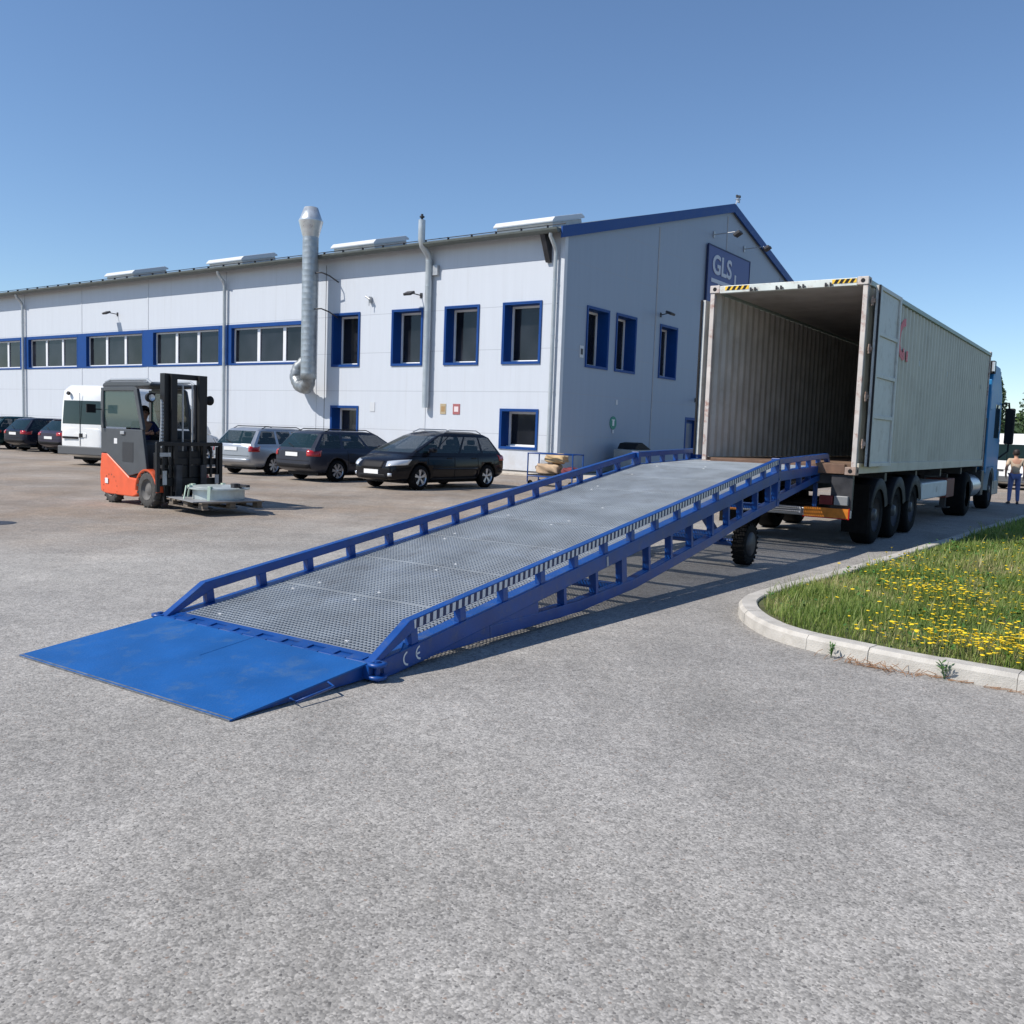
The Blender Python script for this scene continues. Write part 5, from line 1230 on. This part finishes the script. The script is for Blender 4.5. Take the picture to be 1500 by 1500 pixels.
def person(label, J, shirt, trousers, hairm, shoes, loc, rz):
    """J: dict of joints"""
    t = thing('person', label, 'person', loc, rz)
    names_ = ['pel', 'wai', 'che', 'nec', 'hea', 'top', 'shL', 'elL', 'wrL', 'haL', 'shR', 'elR', 'wrR', 'haR', 'hiL', 'knL', 'anL', 'toL', 'hiR', 'knR', 'anR', 'toR']
    rad = dict(pel=(.15, .11), wai=(.13, .10), che=(.16, .11), nec=.05, hea=(.078, .092), top=(.06, .07), shL=.058, elL=.042, wrL=.028, haL=.035, shR=.058, elR=.042, wrR=.028, haR=.035,
               hiL=.088, knL=.058, anL=.04, toL=.035, hiR=.088, knR=.058, anR=.04, toR=.035)
    E_ = [('pel', 'wai'), ('wai', 'che'), ('che', 'nec'), ('nec', 'hea'), ('hea', 'top'), ('che', 'shL'), ('shL', 'elL'), ('elL', 'wrL'), ('wrL', 'haL'), ('che', 'shR'), ('shR', 'elR'), ('elR', 'wrR'), ('wrR', 'haR'),
          ('pel', 'hiL'), ('hiL', 'knL'), ('knL', 'anL'), ('anL', 'toL'), ('pel', 'hiR'), ('hiR', 'knR'), ('knR', 'anR'), ('anR', 'toR')]
    ix = {n_: i_ for i_, n_ in enumerate(names_)}
    body = skin_mesh('body', [(*J[n_], rad[n_]) for n_ in names_], [(ix[a_], ix[b_]) for a_, b_ in E_], SKIN, t)
    def piece(nm, ks, es, m_, grow, tweak=None):
        vs_ = []; id_ = {}
        for k in ks:
            id_[k] = len(vs_); p_ = Vector(J[k] if k in J else tweak[k][0]); r_ = rad.get(k) if k in rad else tweak[k][1]
            r_ = (r_[0] + grow, r_[1] + grow) if isinstance(r_, tuple) else r_ + grow; vs_.append((*p_, r_))
        return skin_mesh(nm, vs_, [(id_[a_], id_[b_]) for a_, b_ in es], m_, t)
    mid = lambda a_, b_, f: tuple(Vector(J[a_]).lerp(Vector(J[b_]), f))
    tw_ = {'slL': (mid('shL', 'elL', .75), .05), 'slR': (mid('shR', 'elR', .75), .05)}
    piece('shirt', ['pel', 'wai', 'che', 'shL', 'slL', 'shR', 'slR'], [('pel', 'wai'), ('wai', 'che'), ('che', 'shL'), ('shL', 'slL'), ('che', 'shR'), ('shR', 'slR')], shirt, .016, tw_)
    piece('trousers', ['pel', 'hiL', 'knL', 'anL', 'hiR', 'knR', 'anR'], [('pel', 'hiL'), ('hiL', 'knL'), ('knL', 'anL'), ('pel', 'hiR'), ('hiR', 'knR'), ('knR', 'anR')], trousers, .014)
    hc = Vector(J['hea']).lerp(Vector(J['top']), .55); dn = (Vector(J['top']) - Vector(J['nec'])).normalized()
    hm = MB(); hm.M = Matrix.Translation(hc + Vector((-.018, 0, .012)))
    hm.lathe([(.0, .112), (.05, .105), (.085, .07), (.099, .02), (.098, -.04), (.08, -.075), (.06, -.08)], (0, 0, 0), 'Z', 20, True, R(40), R(320)); hm.lathe([(.0, .114), (.05, .107), (.086, .075), (.098, .045)], (0, 0, 0), 'Z', 20); hm.build('hair', hairm, t)
    fc = Vector(J['hea']) + Vector((.085, 0, .02)); fm = MB()
    fm.tube([fc + Vector((.0, 0, .03)), fc + Vector((.022, 0, -.01)), fc + Vector((.0, 0, -.018))], [.008, .013, .006], 8); fm.build('nose', SKIN, body)
    em = MB()
    for s_ in (-1, 1): em.lathe([(0, .008), (.009, .004), (.012, 0)], fc + Vector((-.006, s_ * .03, .028)), 'X', 10)
    em.build('eyes', DARKSTEEL, body)
    mm_ = MB(); mm_.box(fc.x - .008, fc.x + .006, -.024, .024, fc.z - .048, fc.z - .040); mm_.build('mouth', mat('lip', (.35, .12, .10), .5) if 'lip' not in MATS else MATS['lip'], body)
    er = MB()
    for s_ in (-1, 1): er.lathe([(0, -.01), (.025, -.008), (.028, .006), (0, .01)], Vector(J['hea']) + Vector((0, s_ * .088, .03)), 'Y', 12)
    er.build('ears', SKIN, body)
    for s_, nm in ((1, 'L'), (-1, 'R')):
        h_ = Vector(J['ha' + nm]); wv = Vector(J['wr' + nm]); d = (h_ - wv).normalized(); side_ = d.cross(Vector((0, 1, 0))).normalized()
        for q in range(4):
            o_ = side_ * (.022 - q * .0147); l_ = (.062, .072, .068, .054)[q]
            skin_mesh('finger', [(*(h_ + o_), .009), (*(h_ + o_ + d * (.02 + l_ * .5)), .0085), (*(h_ + o_ + d * (.015 + l_ * .8) + Vector((.012, -s_ * .012, 0))), .0075)], [(0, 1), (1, 2)], SKIN, body, 1)
        skin_mesh('thumb', [(*(h_ - d * .03 + side_ * .02), .010), (*(h_ + side_ * .045 + d * .01), .009), (*(h_ + side_ * .05 + d * .035), .008)], [(0, 1), (1, 2)], SKIN, body, 1)
        an, to = Vector(J['an' + nm]), Vector(J['to' + nm]); d2 = (to - an); d2.z = 0; d2.normalize()
        skin_mesh('shoe', [(*(an - d2 * .05 + Vector((0, 0, -.03))), (.045, .042)), (*(an + d2 * .07 + Vector((0, 0, -.04))), (.048, .036)), (*(an + d2 * .17 + Vector((0, 0, -.048))), (.044, .028))], [(0, 1), (1, 2)], shoes, t)
    return t
stand = dict(pel=(0, 0, .95), wai=(0, 0, 1.12), che=(0, 0, 1.32), nec=(.01, 0, 1.47), hea=(.03, 0, 1.57), top=(.03, 0, 1.66), shL=(0, .19, 1.40), elL=(-.04, .27, 1.14), wrL=(.10, .24, .93), haL=(.14, .22, .86),
             shR=(0, -.19, 1.40), elR=(-.03, -.25, 1.13), wrR=(.06, -.27, .90), haR=(.08, -.27, .82), hiL=(0, .09, .90), knL=(.02, .11, .49), anL=(-.01, .12, .085), toL=(.14, .14, .03), hiR=(0, -.09, .90), knR=(.0, -.11, .49), anR=(-.03, -.12, .085), toR=(.12, -.15, .03))
BEIGE = mat('beige_shirt', (.52, .40, .29), .8, var=.1, vscale=9); JEANS = mat('blue_jeans', (.14, .17, .36), .8, var=.15, vscale=10); HAIR = mat('dark_hair', (.025, .015, .012), .6); SHOE = mat('dark_shoe', (.03, .028, .03), .6)
NAVYS = mat('navy_work_shirt', (.015, .03, .13), .8, var=.1); NAVYT = mat('navy_work_trousers', (.02, .025, .05), .8)
person('dark haired person in beige shirt and blue jeans standing at the right edge', stand, BEIGE, JEANS, HAIR, SHOE, (14.72, 27.0, 0), R(75)).scale = (.93, .93, .93)

# ------------------------------------------------------------------ forklift (x forward, y left)
FH = 128
F = thing('forklift_truck', 'orange and grey electric forklift with a closed cab and black mast carrying a pallet', 'forklift'); fa = R(90 - FH)
fwx, fwy = -6.52, 16.55      # contact point of the near (right) front wheel
c, s = math.cos(fa), math.sin(fa); lx, ly = .62, -.46
F.rotation_euler = (0, 0, fa); F.location = (fwx - (c * lx - s * ly), fwy - (s * lx + c * ly), 0)
hwf = .53; F.scale = (.93, .96, 1)
a = MB(); a.prism([(-1.18, .20), (-1.22, .55), (-1.16, .93), (-.95, .93), (-.10, .52), (.22, .50), (.24, .22), (.05, .16), (-1.0, .16)], 'Y', -hwf, hwf); a.build('orange_chassis', ORANGE, F, .025, 3)
a = MB(); a.lathe([(.40, -.12), (.40, .12), (.36, .12), (.36, -.12), (.40, -.12)], (.62, -.46, .30), 'Y', 18, True, R(0), R(180)); a.lathe([(.40, -.12), (.40, .12), (.36, .12), (.36, -.12), (.40, -.12)], (.62, .46, .30), 'Y', 18, True, R(0), R(180)); a.build('wheel_fender', ORANGE, F)
for sg in (-1, 1):
    y0, y1 = (-hwf - .012, -hwf + .05) if sg < 0 else (hwf - .05, hwf + .012)
    a = MB(); a.prism([(-1.14, .935), (-1.14, 1.40), (.42, 1.40), (.60, .62), (.24, .60), (-.08, .54), (-.93, .935)], 'Y', y0, y1); cp = a.build('cab_side_panel', CABGREY, F, .012)
    ye = y0 - .004 if sg < 0 else y1 + .004
    a = MB(); a.prism([(-1.05, 1.43), (-1.05, 2.10), (.10, 2.10), (.36, 1.43)], 'Y', (y0 + y1) / 2 - .006, (y0 + y1) / 2 + .006); a.build('side_glass', GREENGLASS, F)
    a = MB()   # window frame and curved front pillar
    a.prism([(-1.15, 1.40), (-1.15, 2.16), (-1.05, 2.16), (-1.05, 1.40)], 'Y', y0, y1); a.prism([(-1.05, 2.10), (-1.05, 2.18), (.14, 2.18), (.14, 2.10)], 'Y', y0, y1)
    a.prism([(.14, 2.18), (.22, 2.14), (.46, 1.40), (.36, 1.40), (.10, 2.10)], 'Y', y0, y1); a.build('cab_pillar', CABGREY, F, .01)
    a = MB(); yy0, yy1 = (y0 - .005, y0 - .001) if sg < 0 else (y1 + .001, y1 + .005)
    a.box(-.30, .10, yy0, yy1, .80, 1.16); a.build('panel_sticker', mat('dark_pattern', (.03, .03, .035), .4) if 'dark_pattern' not in MATS else MATS['dark_pattern'], cp)
    a = MB(); a.box(-.62, -.50, yy0, yy1, 1.12, 1.22); a.build('white_label', WHITE, cp)
    a = MB(); a.box(-.98, -.86, y0 - .005 if sg < 0 else y1 + .001, y0 - .001 if sg < 0 else y1 + .005, .36, .46); a.build('white_label', WHITE, cp)
    a = MB(); a.box(-.35, -.20, y0 - .03 if sg < 0 else y1, y0 if sg < 0 else y1 + .03, 1.30, 1.36); a.build('door_handle', STEEL, cp, .008)
    a = MB(); a.tube([(-1.10, sg * (hwf + .02), 1.75), (-1.15, sg * (hwf + .22), 1.75)], .012, 6); a.box(-1.17, -1.13, min(sg * (hwf + .12), sg * (hwf + .30)), max(sg * (hwf + .12), sg * (hwf + .30)), 1.68, 1.84) if sg < 0 else None; a.build('mirror', PLASTIC, F)
a = MB(); a.prism([(-1.17, 2.18), (-1.15, 2.24), (-1.0, 2.28), (.30, 2.28), (.62, 2.24), (.62, 2.19), (.2, 2.18)], 'Y', -.5, .5); rf_ = a.build('roof', CABGREY, F, .02)
a = MB()
for sg in (-1, 1): a.tube([(-1.1, sg * .46, 2.27), (-.9, sg * .46, 2.31), (.45, sg * .46, 2.31), (.62, sg * .46, 2.24)], .025, 8)
a.build('roof_bar', mat('pale_guard', (.30, .33, .36), .5) if 'pale_guard' not in MATS else MATS['pale_guard'], rf_)
a = MB(); a.box(-1.16, -.75, -.5, .5, .935, 1.38); a.build('rear_hood', CABGREY, F, .03)
a = MB(); a.box(-.75, -.30, -.24, .24, .60, .98); a.box(-.80, -.68, -.22, .22, .98, 1.45); a.build('seat', PLASTIC, F, .04)
a = MB(); a.prism([(.25, .55), (.40, .55), (.38, 1.15), (.22, 1.22), (.18, 1.1)], 'Y', -.45, .45); a.build('dashboard', CABGREY, F, .02)
a = MB(); a.tube([(.25, 0, 1.10), (.05, 0, 1.28)], .02, 8); a.lathe([(.15, -.012), (.165, 0), (.15, .012), (.14, 0), (.15, -.012)], (.03, 0, 1.30), 'Z', 24); a.build('steering_wheel', PLASTIC, F)
a = MB(); a.box(-.8, .25, -.48, .48, .50, .56); a.build('cab_floor', DARKSTEEL, F)
for x, y, r_, wd in ((.62, -.46, .33, .22), (.62, .46, .33, .22), (-.80, -.44, .27, .18), (-.80, .44, .27, .18)):
    m_ = wheel_mb(r_, wd, 16); m2 = MB(); m2.M = Matrix.Rotation(R(90), 4, 'Z')
    m2.v = [tuple(m2.M @ Vector(q)) for q in m_.v]; m2.f = m_.f; m2.m = m_.m; m2.sm = m_.sm; o = m2.build('wheel', mat('dusty_tyre', (.06, .058, .055), .85, var=.35, vscale=10) if 'dusty_tyre' not in MATS else MATS['dusty_tyre'], F); o.location = (x, y, r_)
    h = MB(); sg = 1 if y > 0 else -1
    h.lathe([(0, sg * wd * .35), (.06, sg * wd * .38), (.09, sg * wd * .25), (r_ * .5, sg * wd * .22), (r_ * .58, sg * wd * .48)], (0, 0, 0), 'Y', 20); h.build('wheel_rim', mat('dusty_rim', (.12, .115, .11), .7, var=.2) if 'dusty_rim' not in MATS else MATS['dusty_rim'], o)
# mast
mx = .98
a = MB()
for sg in (-1, 1):
    a.box(mx - .09, mx + .07, sg * .38 - .07, sg * .38 + .07, .12, 2.42); a.box(mx + .075, mx + .15, sg * .29 - .06, sg * .29 + .06, .15, 2.40)
a.box(mx - .06, mx + .07, -.349, .349, 2.33, 2.42); a.box(mx - .05, mx + .05, -.349, .349, 1.15, 1.25); a.box(mx - .05, mx + .05, -.349, .349, .30, .42); mast = a.build('mast', mat('mast_black', (.007, .007, .008), .5, .0, var=.3, vscale=8), F, .006)
a = MB()
for sg in (-1, 1): a.tube([(mx + .02, sg * .22, .2), (mx + .02, sg * .22, 2.25)], .035, 10)
a.build('lift_cylinder', DARKSTEEL, mast)
for yy in (-.10, .10):
    a = MB(); z = .7
    while z < 2.2: a.box(mx + .10, mx + .125, yy - .012, yy + .012, z, z + .041); z += .04
    a.build('lift_chain', STEEL, mast)
a = MB(); a.tube([(mx + .05, -.50, 1.95), (mx + .06, -.50, 1.6), (mx + .02, -.5, 1.2)], .02, 8)
for k in range(14): a.box(mx + .07, mx + .09, -.52, -.48, 1.1 + k * .06, 1.13 + k * .06)
a.build('hydraulic_hose', MATS['pale_guard'], mast)
a = MB(); a.tube([(.75, -.47, 2.05), (.80, -.62, 2.02)], .02, 8); a.lathe([(0, -.05), (.08, -.05), (.09, .03), (0, .03)], (.85, -.62, 1.98), 'X', 16); a.build('work_lamp', PLASTIC, F)
a = MB(); a.tube([(.75, .47, 2.05), (.80, .62, 2.02)], .02, 8); a.lathe([(0, -.05), (.08, -.05), (.09, .03), (0, .03)], (.85, .62, 1.98), 'X', 16); a.build('work_lamp', PLASTIC, F)
a = MB(); a.lathe([(0, 0), (.055, 0), (.06, .01)], (.905, -.62, 1.98), 'X', 16); a.build('lamp_lens', CLEAR, F)
MAST = MATS['mast_black']
cr_ = MB(); cx1 = mx + .17
for yy in (-.66, -.30, .30, .66): cr_.box(cx1, cx1 + .06, yy - .035, yy + .035, .32, 1.20)
cr_.box(cx1 - .11, cx1 - .035, -.24, .24, .30, .60); cr_.box(cx1 - .034, cx1 - .004, -.28, .28, .57, .79)
cr_.box(cx1 + .002, cx1 + .058, -.69, .69, 1.14, 1.21); cr_.box(cx1 - .03, cx1 + .0, -.60, .60, .42, .56); cr_.box(cx1 - .03, cx1, -.60, .60, .80, .92)
for yy in (-.55, -.42, .45, .58, 0): cr_.box(cx1 + .01, cx1 + .05, yy - .02, yy + .02, .57, 1.13)
car_o = cr_.build('load_backrest', MAST, F, .006)
a = MB(); a.box(mx - .3, mx - .1, -.46, .46, .35, 1.0); a.box(cx1 - .12, cx1 - .035, -.62, .62, .62, .74); a.tube([(cx1 - .05, -.6, .86), (cx1 - .05, .6, .86)], .035, 10); a.box(cx1 - .10, cx1 - .04, -.25, .25, .9, 1.05); a.build('side_shifter', MAST, car_o, .01)
for q_ in ((.52, .60, .45, .62), (-.58, -.50, .45, .70), (-.64, -.42, .95, 1.02)): box_obj('metal_fitting', STEEL, car_o, cx1 + .061, cx1 + .075, *q_)
for sg in (-1, 1):
    a = MB(); a.box(cx1 + .06, cx1 + .10, sg * .26 - .06, sg * .26 + .06, .13, .80); a.prism([(cx1 + .06, .09), (cx1 + .06, .13), (cx1 + .2, .13), (cx1 + 1.12, .105), (cx1 + 1.12, .09)], 'Y', sg * .26 - .06, sg * .26 + .06); a.build('fork', DARKSTEEL, F)
# driver
sit = dict(pel=(-.48, 0, 1.06), wai=(-.50, 0, 1.20), che=(-.48, 0, 1.42), nec=(-.46, 0, 1.58), hea=(-.42, 0, 1.68), top=(-.42, 0, 1.77), shL=(-.46, .19, 1.50), elL=(-.30, .25, 1.28), wrL=(-.08, .16, 1.32), haL=(0, .13, 1.33),
           shR=(-.46, -.19, 1.50), elR=(-.32, -.26, 1.27), wrR=(-.08, -.16, 1.32), haR=(0, -.13, 1.33), hiL=(-.44, .09, 1.03), knL=(.02, .14, 1.05), anL=(.10, .13, .66), toL=(.22, .13, .60), hiR=(-.44, -.09, 1.03), knR=(.02, -.14, 1.05), anR=(.10, -.13, .66), toR=(.22, -.13, .60))
person('driver in a navy work shirt sitting in the forklift cab', sit, NAVYS, NAVYT, HAIR, SHOE, F.location.copy(), fa)

# pallet and its load
def fw_(x, y, z): return Matrix.Translation(F.location) @ Matrix.Rotation(fa, 4, 'Z') @ Vector((x, y, z))
PT = thing('pallet', 'dirty wooden pallet held just above the ground by the forklift', 'pallet', fw_(1.90, 0, .13), fa - R(4))
a = MB()
for yy in (-.52, 0, .52):
    for xx in (-.5, 0, .5): a.box(xx - .07, xx + .07, yy - .05, yy + .05, .001, .08)
a.build('block', WOOD, PT)
a = MB()
for yy in (-.52, 0, .52): a.box(-.6, .6, yy - .05, yy + .05, -.022, -.001)
a.build('bottom_board', WOOD, PT)
a = MB()
for xx in np.linspace(-.54, .54, 7): a.box(xx - .06, xx + .06, -.6, .6, .081, .103)
a.build('top_board', WOOD, PT)
t = thing('cover_sheet', 'grey sheet lying on the pallet under the round steel part', 'sheet', fw_(1.86, .0, .236), fa - R(12))
a = MB(); a.box(-.62, .62, -.62, .62, 0, .012); a.build('sheet', mat('grey_board', (.28, .285, .29), .5, var=.15), t)
t = thing('steel_cover', 'round galvanised steel cover with a wide flange lying on the pallet', 'metal part', fw_(1.92, .05, .25), fa)
a = MB(); a.lathe([(0, 0), (.44, 0), (.44, .17), (.53, .175), (.53, .20), (.47, .205), (.44, .22), (0, .225)], (0, 0, 0), 'Z', 40, False); a.build('drum', mat('pale_zinc', (.50, .55, .54), .4, .4, var=.12, vscale=6), t)
a = MB(); a.box(.30, .62, .12, .20, .226, .27); a.tube([(.2, .2, .25), (.66, -.05, .28)], .02, 8); a.box(.52, .62, -.12, .0, .226, .30); a.build('clamp_bar', DARKSTEEL, t)
a = MB()
for a_ in (2.4, 3.6, 4.4, 5.4): a.bar((.56 * math.cos(a_), .56 * math.sin(a_), .23), (.60 * math.cos(a_), .60 * math.sin(a_), -.0), .05, .012); a.box(.50 * math.cos(a_) - .03, .50 * math.cos(a_) + .03, .5 * math.sin(a_) - .03, .5 * math.sin(a_) + .03, .205, .24)
a.build('strap', mat('pale_green_strap', (.45, .56, .46), .6), t)

# ------------------------------------------------------------------ cart with sacks near the corner
t = thing('hand_cart', 'blue tubular cart standing on the pavement before the building corner', 'cart', (1.25, 27.6, 0), R(-30))
a = MB()
for x in (-.75, .75):
    for y in (-.35, .35): a.tube([(x, y, .12), (x, y, 1.0)], .022, 8)
for z in (.30, .98):
    a.tube([(-.75, -.35, z), (.75, -.35, z), (.75, .35, z), (-.75, .35, z), (-.75, -.35, z)], .02, 8)
a.build('frame', BLUE, t)
box_obj('shelf', DARKSTEEL, t, -.74, .74, -.34, .34, .32, .35)
for x in (-.68, .68):
    for y in (-.3, .3):
        a = MB(); a.lathe([(0, -.02), (.08, -.02), (.09, 0), (.08, .02), (0, .02)], (x, y, .09), 'Y', 16); a.build('castor', BLACK, t)
random.seed(3)
for i_, (x, y, z, sx_, sy_, sz_, m_, lb) in enumerate([(-.2, 0, .52, .40, .28, .17, mat('beige_sack', (.45, .33, .22), .9, var=.2), 'bulging beige sack on the blue cart'), (.05, 0, .84, .34, .24, .14, mat('tan_sack', (.50, .36, .20), .9, var=.2), 'tan sack lying on top of the beige one'),
        (.52, 0, .48, .20, .26, .12, mat('dark_red_bag', (.16, .03, .04), .8), 'small dark red bag at the end of the blue cart')]):
    bm = bmesh.new(); bmesh.ops.create_icosphere(bm, subdivisions=4, radius=1)
    for v_ in bm.verts:
        n_ = 1 + .12 * math.sin(v_.co.x * 5 + i_) * math.sin(v_.co.y * 4 + 1) + .08 * math.sin(v_.co.z * 7 + v_.co.x * 6) + random.uniform(-.01, .01)
        q = v_.co; k = .62; v_.co = Vector((math.copysign(abs(q.x) ** k, q.x) * sx_, math.copysign(abs(q.y) ** k, q.y) * sy_, math.copysign(abs(q.z) ** k, q.z) * sz_)) * n_
    me = bpy.data.meshes.new('sack'); bm.to_mesh(me); bm.free(); me.materials.append(m_); me.polygons.foreach_set('use_smooth', [True] * len(me.polygons))
    o = bpy.data.objects.new('sack', me); C.objects.link(o); o.matrix_world = Matrix.Translation((1.25, 27.6, 0)) @ Matrix.Rotation(R(-30), 4, 'Z') @ Matrix.Translation((x, y, z)); tag(o, lb, 'sack')
# drain cover
t = thing('drain_cover', 'small dark round drain cover in the tarmac at the left edge', 'drain cover', (-7.6, 13.4, .0))
a = MB(); a.lathe([(0, .006), (.26, .006), (.28, .002), (.30, .001)], (0, 0, 0), 'Z', 28, False); a.build('lid', DARKSTEEL, t, fix=False)
